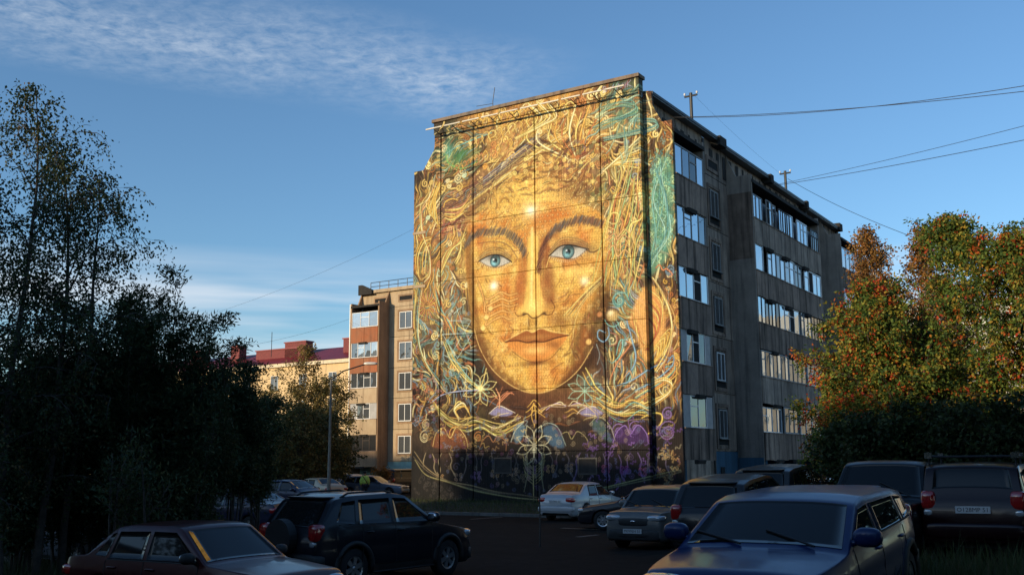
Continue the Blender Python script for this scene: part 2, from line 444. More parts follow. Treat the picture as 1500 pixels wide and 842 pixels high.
# ---- base colours (as seen on the wall), spread between measured points
BASE = [(640,190,(95,75,55)),(660,215,(80,95,70)),(675,232,(90,140,80)),(620,270,(88,66,50)),(630,300,(165,125,65)),(700,190,(175,120,65)),(720,180,(190,140,70)),(760,165,(190,130,70)),
(740,215,(200,150,80)),(700,240,(170,120,60)),(800,150,(205,150,75)),(830,190,(210,155,80)),(870,160,(165,110,60)),(905,160,(120,140,90)),(925,175,(130,165,120)),(925,140,(80,75,60)),
(880,190,(200,145,70)),(920,215,(190,150,80)),(700,265,(140,95,75)),(660,270,(170,120,70)),(665,300,(190,140,80)),(650,330,(165,90,70)),(620,330,(170,125,65)),(620,380,(160,115,60)),(660,370,(185,145,75)),
(740,240,(180,140,80)),(780,215,(190,150,80)),(720,300,(215,165,75)),(760,270,(225,175,80)),(800,260,(200,145,75)),(840,240,(165,105,70)),(860,260,(150,110,70)),(880,275,(95,115,75)),(850,225,(175,110,65)),
(790,300,(235,190,90)),(840,300,(200,140,70)),(900,260,(175,130,70)),(910,300,(175,145,75)),(925,340,(170,140,80)),(905,380,(190,140,75)),(880,340,(190,120,65)),(930,400,(140,125,85)),
(955,150,(120,75,45)),(970,200,(125,75,45)),(960,225,(150,100,50)),(975,260,(110,130,80)),(965,300,(105,150,105)),(980,300,(120,90,55)),(965,360,(100,140,100)),(985,380,(105,68,42)),(955,400,(120,90,60)),(985,420,(95,65,45)),
(640,440,(170,115,65)),(620,450,(150,120,70)),(665,450,(165,130,80)),(640,490,(140,110,75)),(615,500,(120,100,60)),(670,500,(95,85,65)),(650,540,(120,105,65)),(620,550,(85,55,42)),(685,540,(70,55,40)),(660,560,(75,60,50)),
(900,440,(150,125,80)),(900,480,(105,75,55)),(890,520,(105,72,50)),(910,540,(100,65,48)),(940,450,(215,155,80)),(945,500,(215,160,80)),(970,460,(190,130,65)),(985,480,(150,95,50)),(985,520,(150,95,50)),(950,545,(150,110,75)),(980,560,(160,110,65)),
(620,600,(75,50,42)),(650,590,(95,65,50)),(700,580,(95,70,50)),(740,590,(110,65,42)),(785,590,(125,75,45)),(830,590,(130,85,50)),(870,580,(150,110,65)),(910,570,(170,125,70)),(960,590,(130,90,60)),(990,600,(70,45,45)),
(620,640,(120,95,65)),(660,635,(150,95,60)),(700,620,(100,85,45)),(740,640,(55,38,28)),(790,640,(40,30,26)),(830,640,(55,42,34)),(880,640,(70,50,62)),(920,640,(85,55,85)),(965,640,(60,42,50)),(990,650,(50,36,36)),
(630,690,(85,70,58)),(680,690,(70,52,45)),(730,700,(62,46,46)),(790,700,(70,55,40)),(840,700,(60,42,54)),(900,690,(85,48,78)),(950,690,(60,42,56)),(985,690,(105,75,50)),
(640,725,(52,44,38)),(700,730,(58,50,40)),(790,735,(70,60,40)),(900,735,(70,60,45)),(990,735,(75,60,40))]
bp_ = PC([(a, b) for a, b, _ in BASE]); bc_ = np.array([lin(c) for _, _, c in BASE])
num = np.zeros((CH, CW, 3), np.float32); den = np.zeros((CH, CW), np.float32)
wx = (photo_noise(26, 3) - .5) * 34 + (photo_noise(9, 4) - .5) * 12; wy = (photo_noise(26, 5) - .5) * 34 + (photo_noise(9, 6) - .5) * 12
for (qx, qy), c in zip(bp_, bc_):
    w_ = np.exp(-((xx + wx - qx) ** 2 + (yy + wy - qy) ** 2) / (2 * 34.0 ** 2)) + 1e-6 / (1 + ((xx - qx) ** 2 + (yy - qy) ** 2) / 1e4)
    num += w_[..., None] * c.astype(np.float32); den += w_
canvas[:] = num / den[..., None]
canvas *= (.78 + .44 * photo_noise(5, 8))[..., None]
canvas *= (.8 + .4 * photo_noise(14, 9))[..., None]

# ---- filler ornament: worms, curls and dots whose colour follows the paint below
ar = np.random.default_rng(21)
def base_at(P):
    x = int(np.clip(P[0], 0, CW - 1)); y = int(np.clip(P[1], 0, CH - 1)); return canvas[y, x].copy()
def curl_c(P, r, turns, ang, w, c, a=.9):
    t = np.linspace(0, 1, 26); th = ang + turns * 2 * math.pi * t; rr = r * (1 - .85 * t)
    Q = np.c_[P[0] + rr * np.cos(th), P[1] + rr * np.sin(th)]
    stroke_c(Q, w * 1.9, c * .35, .6 * a); stroke_c(Q, w, c, a)
def worm_c(P, ln, ang, amp, w, c, waves=2.0, a=.9):
    t = np.linspace(0, 1, 22); u = t * ln; v = amp * np.sin(t * waves * 2 * math.pi)
    ca, sa = math.cos(ang), math.sin(ang)
    Q = np.c_[P[0] + u * ca - v * sa, P[1] + u * sa + v * ca]
    stroke_c(Q, w * 2.0, c * .35, .6 * a); stroke_c(Q, w, c, a)
def scatter(poly, n, kind, size, w, tint=None, gain=(1.25, 1.9), ang=None, a=.9):
    P = spline(PC(poly), True, 6); mk, x0, y0 = poly_mask_c(P); ys, xs = np.nonzero(mk > .5)
    if len(xs) == 0: return
    for _ in range(n):
        i = ar.integers(len(xs)); q = np.array([xs[i] + x0, ys[i] + y0], float)
        c = base_at(q) * ar.uniform(*gain)
        if tint is not None:
            tl = lin(tint[ar.integers(len(tint))]); c = c * .35 + tl * .65
        c = np.clip(c, 0, .95); s = size * ar.uniform(.6, 1.3)
        an = ar.uniform(0, 6.28) if ang is None else ang + ar.normal() * .25
        if kind == 'curl': curl_c(q, s, ar.choice([-1, 1]) * ar.uniform(1.1, 1.9), an, w, c, a)
        elif kind == 'worm': worm_c(q, s * 3, an, s * .55, w, c, ar.uniform(1, 2.2), a)
        elif kind == 'dash': worm_c(q, s * 3, an, s * .18, w, c, .6, a)
        elif kind == 'dot':
            th = np.linspace(0, 6.3, 8); stroke_c(np.c_[q[0] + .3 * np.cos(th), q[1] + .3 * np.sin(th)], s, c, a)
        elif kind == 'ring':
            th = np.linspace(0, 6.3, 14); stroke_c(np.c_[q[0] + s * np.cos(th), q[1] + s * np.sin(th)], w, c, a)
Y1, Y2, Y3 = (240, 200, 105), (225, 170, 70), (250, 225, 150)
O1, R1, T1, T2, G1, B1, P1 = (205, 120, 60), (165, 70, 55), (130, 185, 160), (90, 150, 140), (160, 185, 95), (130, 165, 175), (150, 115, 160)
top = [(640,200),(935,130),(938,300),(880,300),(800,250),(700,320),(640,340)]
scatter(top, 170, 'worm', 6, 2.2, [Y1, Y2, Y3, O1]); scatter(top, 120, 'curl', 7, 2.0, [Y1, Y2, O1]); scatter(top, 140, 'dot', 2.6, 2, [Y3, Y1, O1])
leftz = [(606,260),(690,260),(690,560),(606,570)]
scatter(leftz, 150, 'worm', 6, 2.0, [Y1, Y2, O1, T1]); scatter(leftz, 90, 'curl', 6, 1.8, [Y1, O1, B1]); scatter(leftz, 90, 'dot', 2.6, 2, [Y3, O1])
rightz = [(885,250),(990,180),(996,600),(885,570)]
scatter(rightz, 190, 'worm', 6, 2.0, [Y1, Y2, O1, T1]); scatter(rightz, 110, 'curl', 6, 1.8, [Y1, O1, T1]); scatter(rightz, 120, 'dot', 2.4, 2, [Y3, O1, T1])
scatter([(944,130),(985,180),(988,300),(944,250)], 150, 'dot', 2.4, 2, [Y3, O1, (215,150,80)], a=.8)
# long flowing strands: follow the sweep of the hair round the face
_na = (photo_noise(46, 31) - .5) * 2.6 + (photo_noise(18, 32) - .5) * 1.6
_fc = PC([(787, 430)])[0]
def f_round(x, y): return math.atan2((x - _fc[0]) * 1.25, -(y - _fc[1]) * .8)
def f_diag(x, y): return math.radians(38) + .25 * math.sin(x * .012)
def f_flame(x, y): return math.radians(75) + .5 * math.sin(x * .03)
def flow(poly, n, field, ln, w, cols, hi=.45, k_noise=1.0, a=.85, dark=.34):
    P = spline(PC(poly), True, 6); mk, x0, y0 = poly_mask_c(P); ys, xs = np.nonzero(mk > .5)
    for _ in range(n):
        i = ar.integers(len(xs)); q = np.array([xs[i] + x0, ys[i] + y0], float); Q = [q.copy()]
        L = ln * ar.uniform(.5, 1.3); sg = 1 if ar.random() < .5 else -1; cur = ar.normal() * .012
        for st in range(int(L / 2.5)):
            xi = int(np.clip(q[0], 0, CW - 1)); yi = int(np.clip(q[1], 0, CH - 1))
            an = field(q[0], q[1]) + _na[yi, xi] * k_noise + cur * st
            q = q + sg * 2.5 * np.array([math.cos(an), math.sin(an)]); Q.append(q.copy())
        Q = np.array(Q); m0 = Q[len(Q) // 2]
        c = base_at(m0) * .35 + lin(cols[ar.integers(len(cols))]) * .65; ww = w * ar.uniform(.7, 1.4)
        stroke_c(Q, ww * 2.1, c * dark, .6 * a, .5, 1.1); stroke_c(Q, ww, c, a, .6)
        if ar.random() < hi: stroke_c(Q + np.array([-.2 * ww, .25 * ww]), ww * .4, np.minimum(c * 1.35 + .07, 1), .85 * a, .7, .6)
flow([(638,195),(935,128),(938,215),(800,235),(640,300)], 330, f_diag, 44, 2.6, [Y1, Y2, Y3, O1, (170,105,60), (200,150,80)])
flow([(780,170),(935,130),(938,300),(880,300),(800,240)], 170, f_flame, 46, 2.8, [Y1, Y2, O1, R1, (120,75,55), Y3])
flow([(604,255),(690,250),(700,400),(690,560),(604,570)], 420, f_round, 52, 2.5, [Y1, Y2, O1, T1, (150,95,60), (190,180,100), (120,80,55)])
flow([(886,240),(938,200),(938,560),(880,570)], 330, f_round, 60, 2.5, [Y1, Y2, O1, (170,180,110), (150,90,60), Y3, T1])
flow([(942,200),(988,190),(996,600),(944,600)], 220, f_round, 46, 2.4, [Y2, O1, (150,90,55), Y1, T1, (110,70,45)])
flow([(604,560),(700,575),(700,625),(604,640)], 110, f_round, 40, 2.4, [(160,90,65), O1, B1, Y2, (110,70,55)], a=.7)
flow([(870,560),(996,560),(996,640),(880,620)], 110, f_diag, 44, 2.6, [Y1, Y2, O1, B1, (150,120,80)], a=.75)
flow([(640,195),(935,128),(938,300),(880,300),(800,240),(640,310)], 150, f_diag, 60, 4.6, [Y1, Y3, Y2, (215,140,70), (95,58,38), (80,52,40)], hi=1.0, dark=.16)
flow([(604,255),(690,250),(698,400),(690,560),(604,570)], 170, f_round, 66, 4.4, [Y1, Y3, Y2, O1, (85,52,38), (120,150,130)], hi=1.0, dark=.16)
flow([(892,240),(985,190),(994,560),(890,570)], 210, f_round, 66, 4.4, [Y1, Y3, Y2, O1, (85,50,36), (105,60,40)], hi=1.0, dark=.16)
flow([(604,560),(720,590),(860,590),(994,560),(994,640),(604,640)], 90, f_diag, 50, 4.0, [Y2, O1, (75,45,34), (150,95,55)], hi=.8, dark=.2, a=.7)
scatter([(640,195),(935,130),(938,290),(880,300),(800,240),(650,300)], 70, 'curl', 11, 3.2, [Y1, Y3, Y2, O1]); scatter([(604,270),(685,260),(690,560),(606,570)], 70, 'curl', 10, 3.0, [Y1, Y3, O1, T1]); scatter([(892,250),(985,200),(994,570),(890,560)], 80, 'curl', 10, 3.0, [Y1, Y3, Y2, O1, B1])
flow([(640,640),(960,630),(975,690),(800,715),(660,690)], 110, f_flame, 30, 2.0, [(120,105,90), (110,90,115), (100,80,60)], a=.45)
# green glow, dark diagonal band, fire tongues
blob((672, 230), 22, 15, (84, 150, 84), .6, -.35); blob((655, 222), 10, 16, (110, 180, 140), .6)
tubeline([(652,226),(668,214),(690,206),(720,196)], 2.6, T1); tubeline([(653,226),(656,240),(676,246),(700,238)], 2.6, (130,190,90))
for k in range(9): stroke([(640, 300 + 3*k), (690, 272 + 3*k), (740, 240 + 3*k), (800, 196 + 3*k)], 3, [(105,72,68),(120,85,80),(85,70,72)][k % 3], .75)
for k in range(4): stroke([(708,262+4*k),(745,232+4*k),(790,196+4*k)], 1.8, [(130,150,165),(170,175,165),(95,110,125),(190,170,110)][k], .9)
for k in range(10): tubeline([(660+2*k,318-1.5*k),(700+4*k,290-3*k),(760+3*k,246-3*k),(822+k,208-2*k)], 2.2, [Y1, Y2, (190,135,60), Y3][k % 4])
for k in range(16):
    x = 690 + k * 9.5; y = 208 - k * 3.4; s = 9 + (k % 3)
    tubeline([(x, y + s), (x - 4, y), (x + 3, y - s * .7), (x + 8, y - 2), (x + 4, y + 4)], 2.4, [Y1, (220,180,95), Y2][k % 3])
for k in range(18): tubeline([(664 + k*6, 250 - k*3.0), (669 + k*6, 243 - k*3.0), (672 + k*6, 250 - k*3.0), (668 + k*6, 256 - k*3.0)], 2.0, [O1, Y2, (200,140,80)][k % 3])
for k in range(12):
    x = 690 + k * 9; tubeline([(x, 184 - k*2.1), (x + 4, 177 - k*2.1), (x + 9, 183 - k*2.1), (x + 5, 190 - k*2.1)], 2.4, Y2)
for k, (x, h) in enumerate([(808,40),(818,52),(826,46),(838,62),(846,50),(856,60),(866,44),(792,40),(780,36),(876,50)]):
    y0 = 225 - (x - 780) * .12
    tubeline([(845 + (x - 845) * .25, y0 + 10), (x - 4, y0 - h * .4), (x + 3 + (x - 830) * .2, y0 - h)], 3.4, [Y1, (230,165,70), O1, Y3][k % 4])
for k in range(9): tubeline([(770+5*k,150+k*.3),(788+4*k,172),(772+3*k,192-k),(755,204)], 2.4, [Y1, Y3, (200,160,75)][k % 3])
for k in range(9): tubeline([(872 + k, 262 - k), (895 + 2*k, 244 - 2*k), (938, 222 - 5.5*k + 24)], 2.6, [Y1, Y2, Y3][k % 3])
# teal rings
blob((915,166), 20, 7, (96,140,110), .5, -.3); blob((935,190), 22, 6, (100,150,120), .45, -.25)
multi([(868,190),(890,180),(922,168),(932,160),(926,152),(905,154),(880,162)], 5, 5, 2.2, [(110,165,135), (165,200,160), (80,130,110), (150,180,110)])
multi([(884,206),(915,198),(945,190),(962,183),(958,176),(940,176),(922,178)], 5, 5, 2.0, [(115,165,140), (175,205,170), (85,135,120), (190,200,150)])
scatter([(800,215),(880,205),(884,265),(830,275)], 46, 'worm', 6, 2.4, [R1, O1, Y1, (90,110,110), (120,70,60)]); scatter([(830,210),(880,215),(880,290),(850,280)], 30, 'curl', 7, 2.2, [O1, Y1, (120,140,95)])
blob((872, 282), 12, 9, (75, 125, 75), .6); tubeline([(853,280),(856,272),(866,268),(870,276),(864,282)], 2.6, Y2)
flow([(640,200),(700,190),(700,250),(640,255)], 30, f_diag, 40, 2.6, [T1, T2, (120,160,110)], a=.75); flow([(880,135),(936,130),(938,215),(880,215)], 46, f_diag, 46, 2.8, [T1, T2, (165,195,150)], a=.8); flow([(606,420),(690,440),(690,560),(606,560)], 60, f_round, 44, 2.4, [T1, B1, T2], a=.8); flow([(890,420),(940,420),(940,570),(885,560)], 60, f_round, 44, 2.6, [T1, B1, T2], a=.85)
# left wings and scrolls
for k in range(8): tubeline([(640 + k, 268), (632 + k, 285 + k), (624 + k*2.4, 300 + 3.6*k), (630 + k*2, 312 + 3*k)], 2.4, [Y1, Y2][k % 2])
multi([(637,262),(628,285),(618,305),(618,340),(628,372),(630,400),(620,412)], 4, 6, 2.4, [Y1, (190,150,80), Y3, O1])
for k in range(8): tubeline([(652, 320 - k*2), (664 + k*2, 322 - k*3), (684 + k, 308 - 4*k)], 2.6, [Y1, (200,120,80), Y2][k % 3])
tubeline([(650,305),(652,296),(662,292),(670,294)], 3, Y2)
for k in range(6): stroke([(648,330+3*k),(662,326+3*k),(682,320+3*k)], 2.2, [(165,70,75),(120,55,60),(190,110,70)][k % 3], .9)
for k in range(6): tubeline([(610 + 3*k, 400), (609 + 4*k, 375 - 2*k), (618 + 3*k, 352 + 2*k), (630, 345 + 4*k)], 2.4, [Y2, Y1, (150,150,80)][k % 3])
for k in range(7): tubeline([(646, 405 - k), (650 + 2*k, 378 - 2*k), (664 + 2*k, 360 - k), (682, 352 - 3*k)], 2.4, [Y1, (190,180,90), O1][k % 3])
for k in range(5): tubeline([(636, 415), (648 - 2*k, 440 + 4*k), (652 + 2*k, 470), (672, 500 + 2*k)], 2.2, [Y1, O1, T1][k % 3], a=.8)
for k in range(26):
    an = k / 26 * 6.28; tubeline([(625 + 4*math.cos(an), 448 + 5*math.sin(an)), (625 + 15*math.cos(an), 448 + 22*math.sin(an))], 1.6, [(215,130,75), Y2][k % 2])
multi([(613, 420), (609, 470), (617, 515), (643, 560), (655, 572)], 7, 12, 2.0, [(190,180,90), Y1, (140,140,75), Y2, (110,80,50), T1, Y3])
for k in range(4): tubeline([(650 + 2*k, 500), (662 + 2.5*k, 530), (682 + 3*k, 556), (705 + 2*k, 572)], 2.4, [Y1, (190,190,110), Y2, T1][k])
for a, b in [((648,490),(692,488)),((692,488),(670,525)),((670,525),(648,490)),((668,450),(690,510)),((690,470),(660,520)),((655,470),(690,470)),((664,460),(676,450)),((650,520),(684,540)),((684,540),(678,580))]: stroke([a, b], 1.5, (175,200,180), .9)
scatter([(640,470),(690,450),(690,510),(650,520)], 26, 'curl', 5, 1.6, [T1, B1, (190,205,185)]); scatter([(636,520),(690,560),(690,575),(636,560)], 26, 'worm', 5, 2, [B1, T1, T2])
scatter([(606,545),(640,560),(640,600),(606,600)], 24, 'worm', 6, 2.2, [(200,110,75), (215,130,90)]); scatter([(606,590),(640,595),(640,622),(606,622)], 16, 'worm', 6, 2, [B1, (120,140,140)])
# ---- face
face = [(694,318),(684,345),(681,375),(684,410),(688,450),(693,482),(703,511),(720,540),(743,561),(764,572),(785,576),(807,571),(830,558),(850,538),(868,508),(882,474),(891,438),(893,400),(890,350),(884,318),(850,300),(790,296),(730,302)]
fp = fill(face, (226,174,78), 1.0, 2)
blob((790,300), 70, 30, (226,178,84), .7); blob((735,430), 40, 40, (228,180,82), .7); blob((830,410), 36, 30, (232,184,84), .75)
blob((800,545), 30, 22, (226,172,70), .7); blob((790,320), 26, 60, (234,186,92), .5)
# shaded right jaw, side planes
fill([(880,395),(893,380),(893,470),(880,520),(850,552),(822,566),(836,530),(838,500),(850,470),(868,440)], (112,72,36), .80, 8); blob((862,500), 18, 34, (120,70,38), .5)
fill([(690,500),(712,500),(740,545),(770,572),(735,561),(705,530)], (150,98,46), .55, 6); blob((760,420), 9, 30, (196,110,48), .65); blob((802,400), 8, 46, (168,84,44), .7); blob((812,350), 18, 20, (176,92,52), .55, -.5)
blob((806,440), 9, 16, (150,84,40), .6); blob((710,365), 16, 20, (190,120,60), .45); blob((768,345), 12, 22, (214,150,66), .5)
fill([(690,345),(700,330),(690,300),(680,330)], (190,130,66), .7, 4)
# mottled orange and yellow paint, fine scale pattern over all the skin
def face_tint(noise, lo, hi, col, a):
    mk, x0, y0 = poly_mask_c(fp); h, w = mk.shape
    k = np.clip((noise[y0:y0 + h, x0:x0 + w] - lo) / (hi - lo), 0, 1); blend(blur(mk, 2) * k, x0, y0, lin(col), a)
face_tint(photo_noise(44, 41), .4, .9, (212, 108, 42), .75); face_tint(photo_noise(30, 42), .5, .95, (255, 218, 112), .5); face_tint(photo_noise(12, 43), .5, 1, (196, 112, 44), .35); face_tint(photo_noise(9, 44), .6, 1, (250, 222, 140), .25)
_mk, _x0, _y0 = poly_mask_c(fp)
for r_ in range(0, _mk.shape[0], 7):
    for c_ in range(0, _mk.shape[1], 8):
        cx_ = c_ + (4 if (r_ // 7) % 2 else 0); 
        if cx_ >= _mk.shape[1] or _mk[r_, cx_] < .5: continue
        x_, y_ = cx_ + _x0 + ar.normal() * .6, r_ + _y0 + ar.normal() * .6; th = np.linspace(3.3, 6.1, 7) if ar.random() < .8 else np.linspace(0, 6.3, 9)
        stroke_c(np.c_[x_ + 3.6 * np.cos(th), y_ + 3.6 * np.sin(th)], 1.2, lin((150, 84, 34)), ar.uniform(.2, .75))
flow([(694,318),(760,305),(760,420),(740,560),(700,500),(690,420)], 110, f_round, 26, 1.9, [(176,98,40), (252,216,120), (140,76,34)], hi=.5, a=.7)
flow([(812,400),(885,390),(880,510),(830,560),(800,540)], 90, f_round, 26, 1.8, [(150,84,38), (235,175,85), (110,60,30), (180,80,44)], hi=.4, a=.7)
fill([(681,350),(690,345),(694,400),(702,470),(722,530),(712,538),(692,488),(684,410)], (128,74,34), .65, 3); fill([(694,488),(706,500),(730,540),(765,566),(770,574),(735,563),(706,530)], (120,70,34), .6, 4); fill([(880,440),(893,430),(888,480),(872,524),(846,556),(812,571),(830,548),(852,520)], (84,50,28), .65, 5)
fill([(758,395),(772,350),(776,400),(770,440),(757,452),(752,440)], (186,96,44), .6, 4); fill([(793,345),(806,372),(812,400),(812,440),(800,446),(794,420)], (150,76,40), .5, 5)
blob((720,402), 22, 8, (255,214,110), .5); blob((838,398), 24, 8, (255,214,112), .5); blob((745,470), 20, 14, (214,130,60), .45); blob((822,470), 16, 14, (120,66,36), .55)
flow([(650,345),(700,296),(800,205),(884,270),(884,292),(800,282),(730,302),(690,335)], 150, f_diag, 34, 2.6, [(170,96,46), (250,212,112), (140,80,42), (232,160,72), (110,64,40)], hi=.6, dark=.3, a=.75)
scatter([(700,296),(800,215),(884,270),(884,296),(800,284)], 70, 'curl', 6, 2.0, [(250,212,112), (150,84,42), (225,150,70)]); blob((700,300), 26, 12, (110,70,54), .45, -.6); blob((850,280), 26, 14, (120,74,50), .5)
# forehead beads
for r_ in range(13):
    for c_ in range(26):
        x = 706 + c_ * 7.4 + (r_ % 2) * 3.7; y = 262 + r_ * 7.2 - (c_ - 10) * .9
        if (x - 790) ** 2 / 98 ** 2 + (y - 312) ** 2 / 62 ** 2 < 1 and not (y > 330 and (x < 765 or x > 800)) and y > 330 - 1.15 * (x - 640):
            th = np.linspace(0, 6.3, 9); q = PC([(x, y)])[0]
            stroke_c(np.c_[q[0] + 2.7 * np.cos(th), q[1] + 2.7 * np.sin(th)], 1.3, lin((150, 100, 44)), .7)
            stroke_c(np.c_[q[0] - .6 + .3 * np.cos(th), q[1] + .8 + .3 * np.sin(th)], 2.2, lin((252, 222, 140)), .75)
# scales on the nose bridge and cheeks
for r_ in range(22):
    for c_ in range(4):
        x = 773 + c_ * 5.2 + (r_ % 2) * 2.6; y = 330 + r_ * 5.0; q = PC([(x, y)])[0]; th = np.linspace(0, 6.3, 8)
        stroke_c(np.c_[q[0] + 1.9 * np.cos(th), q[1] + 1.9 * np.sin(th)], 1.0, lin((176, 122, 54)), .5)
for k in range(46):
    x = ar.uniform(690, 700 + 20); y = ar.uniform(400, 480); q = PC([(x, y)])[0]; th = np.linspace(0, 6.3, 8); stroke_c(np.c_[q[0] + 2 * np.cos(th), q[1] + 2 * np.sin(th)], 1.0, lin((180, 128, 56)), .5)
# nose
fill([(773,350),(789,350),(790,400),(795,440),(797,456),(786,464),(772,462),(763,456),(768,440),(772,400)], (232,186,88), .85, 3)
stroke([(779,335),(779,380),(778,420),(778,448)], 6, (248,214,128), .8, 0, 3); stroke([(790,350),(791,400),(796,436)], 5, (160,90,44), .5, 0, 3); stroke([(769,360),(770,400),(765,436)], 2.5, (196,128,56), .6, 0, 2)
blob((780,449), 11, 11, (250,208,112), .85); blob((762,455), 7, 7, (232,180,84), .8); blob((801,453), 7, 7, (216,156,72), .8)
stroke([(756,444),(753,455),(758,463),(766,462)], 2.4, (140,80,36), .85); stroke([(807,440),(812,450),(808,460),(799,462)], 2.4, (120,66,32), .85)
stroke([(766,462),(772,460),(779,466),(787,465),(795,460),(800,461)], 2.6, (92,48,24), .9); blob((767,460), 4, 2.6, (70,34,20), .8); blob((797,459), 4, 2.6, (70,34,20), .8)
blob((774,474), 2.6, 9, (120,74,34), .8); blob((785,473), 2.6, 9, (112,66,32), .8); stroke([(772,468),(773,478)], 1.6, (244,204,120), .8); stroke([(789,466),(786,480)], 1.6, (240,196,110), .8)
# lips
fill([(740,501),(756,492),(770,485),(780,487),(792,482),(808,487),(832,491),(816,499),(795,502),(778,504),(760,502)], (168,92,40), .95, 1)
fill([(742,502),(760,501),(778,504),(796,502),(830,492),(818,510),(802,523),(786,528),(768,524),(752,513)], (222,142,62), .95, 1); fill([(744,504),(760,503),(790,506),(828,494),(816,512),(800,526),(786,532),(766,527),(752,515)], (218,136,58), .5, 2)
blob((783,494), 22, 4, (196,134,66), .7); blob((784,513), 18, 6, (240,192,104), .8); blob((812,505), 12, 6, (150,88,44), .6, .3); stroke([(740,501),(757,499),(772,502),(783,500),(796,501),(812,496),(833,491)], 2.6, (78,38,20), .95)
stroke([(740,500),(756,491),(770,484),(780,487),(792,481),(810,486),(833,490)], 1.6, (242,202,116), .85); blob((784,532), 26, 4, (110,60,30), .75); stroke([(750,515),(768,527),(786,531),(806,525),(822,508)], 1.8, (120,66,34), .8)
for k in range(22): stroke([(750 + 3.4*k, 503 - k*.2), (752 + 3.3*k, 512)], .9, (160, 100, 50), .45)
# chin and cheek line work
stroke([(694,482),(703,511),(720,540),(743,561),(764,572),(785,576),(807,571),(830,558),(850,538),(868,508)], 2.0, (236,190,108), .8)
for k in range(5):
    y = 428 + 9 * k; tubeline([(697 + 4*k, y - 24 + 3*k), (704 + 3*k, y - 2), (711, y + 11), (722, y + 6), (734, y + 1), (746, y + 4), (757, y + 1)], 4.2, (232,164,80), dark=.28)
for q in [(718,452),(712,465),(707,481)]: blob(q, 4.2, 4.2, (244,200,112), .95, 0, 3); stroke([(q[0]-4,q[1]+2),(q[0],q[1]+4.5),(q[0]+4,q[1]+2)], 1.2, (120,70,32), .9)
scatter([(700,500),(745,510),(790,570),(740,560)], 60, 'curl', 4, 1.2, [(240,190,100), (150,96,44)], a=.7); scatter([(835,470),(885,440),(880,510),(840,550)], 90, 'dot', 2.2, 2, [(190,130,66), (220,160,80), (90,50,30)], a=.7)
scatter([(700,490),(745,500),(745,530),(715,530)], 40, 'ring', 3, 1.0, [(250,206,120), (150,96,44)], a=.6)
for k in range(3): tubeline([(826 + 6*k, 462), (850 + 5*k, 436 - 2*k), (880, 406 + 4*k)], 2.0, [(230,200,110), (130,110,70), (215,190,110)][k])
tubeline([(880,415),(856,440),(842,470),(838,498)], 1.5, (235,190,105)); scatter([(845,440),(885,410),(880,470),(850,470)], 60, 'ring', 3, 1.1, [(215,165,85), (90,60,34)], a=.7)
# brows
for k in range(46):
    t = k / 45; q = np.array([(684,360),(690,349),(704,342),(722,339),(740,341),(754,348),(764,360),(769,374)]); i = t * 7; j = min(6, int(i)); p = q[j] + (q[j + 1] - q[j]) * (i - j)
    wv = 7 * math.sin(math.pi * min(1, t * .85 + .12)) + 2.5; blob((p[0], p[1]), 5.5, wv * .55, (112, 86, 62), .16)
    for _ in range(5):
        o = ar.normal(size=2) * [1.5, wv * .28]; stroke([(p[0] + o[0] - 3, p[1] + o[1] + 4), (p[0] + o[0] + 1, p[1] + o[1] - 5)], 1.7, [(96,76,58), (122,98,70), (104,88,76), (140,122,96)][ar.integers(4)], .85)
for k in range(60):
    t = k / 59; q = np.array([(789,398),(792,372),(800,352),(812,338),(828,329),(848,323),(866,324),(881,330)]); i = t * 7; j = min(6, int(i)); p = q[j] + (q[j + 1] - q[j]) * (i - j)
    wv = 6.5 * math.sin(math.pi * min(1, t * .8 + .15)) + 2.5; blob((p[0], p[1]), 5.5, wv * .6, (112, 88, 68) if t > .3 else (140, 86, 52), .16)
    for _ in range(5):
        o = ar.normal(size=2) * [1.5, wv * .28]; dk = [(92,74,60), (124,92,66), (112,108,96), (150,88,58)] if t > .35 else [(120,66,46), (150,84,50), (100,60,46)]
        stroke([(p[0] + o[0] - 2, p[1] + o[1] + 4), (p[0] + o[0] + 2, p[1] + o[1] - 5)], 1.7, dk[ar.integers(len(dk))], .8)
tubeline([(700,352),(735,350),(752,358),(762,372),(766,392)], 2.2, (214,150,68)); tubeline([(700,358),(728,354),(746,362),(758,380)], 1.6, (150,100,60))
tubeline([(806,372),(815,356),(832,348),(850,350),(866,360)], 2.2, (224,166,76)); stroke([(800,392),(806,374),(816,360)], 2, (236,196,100), .9)
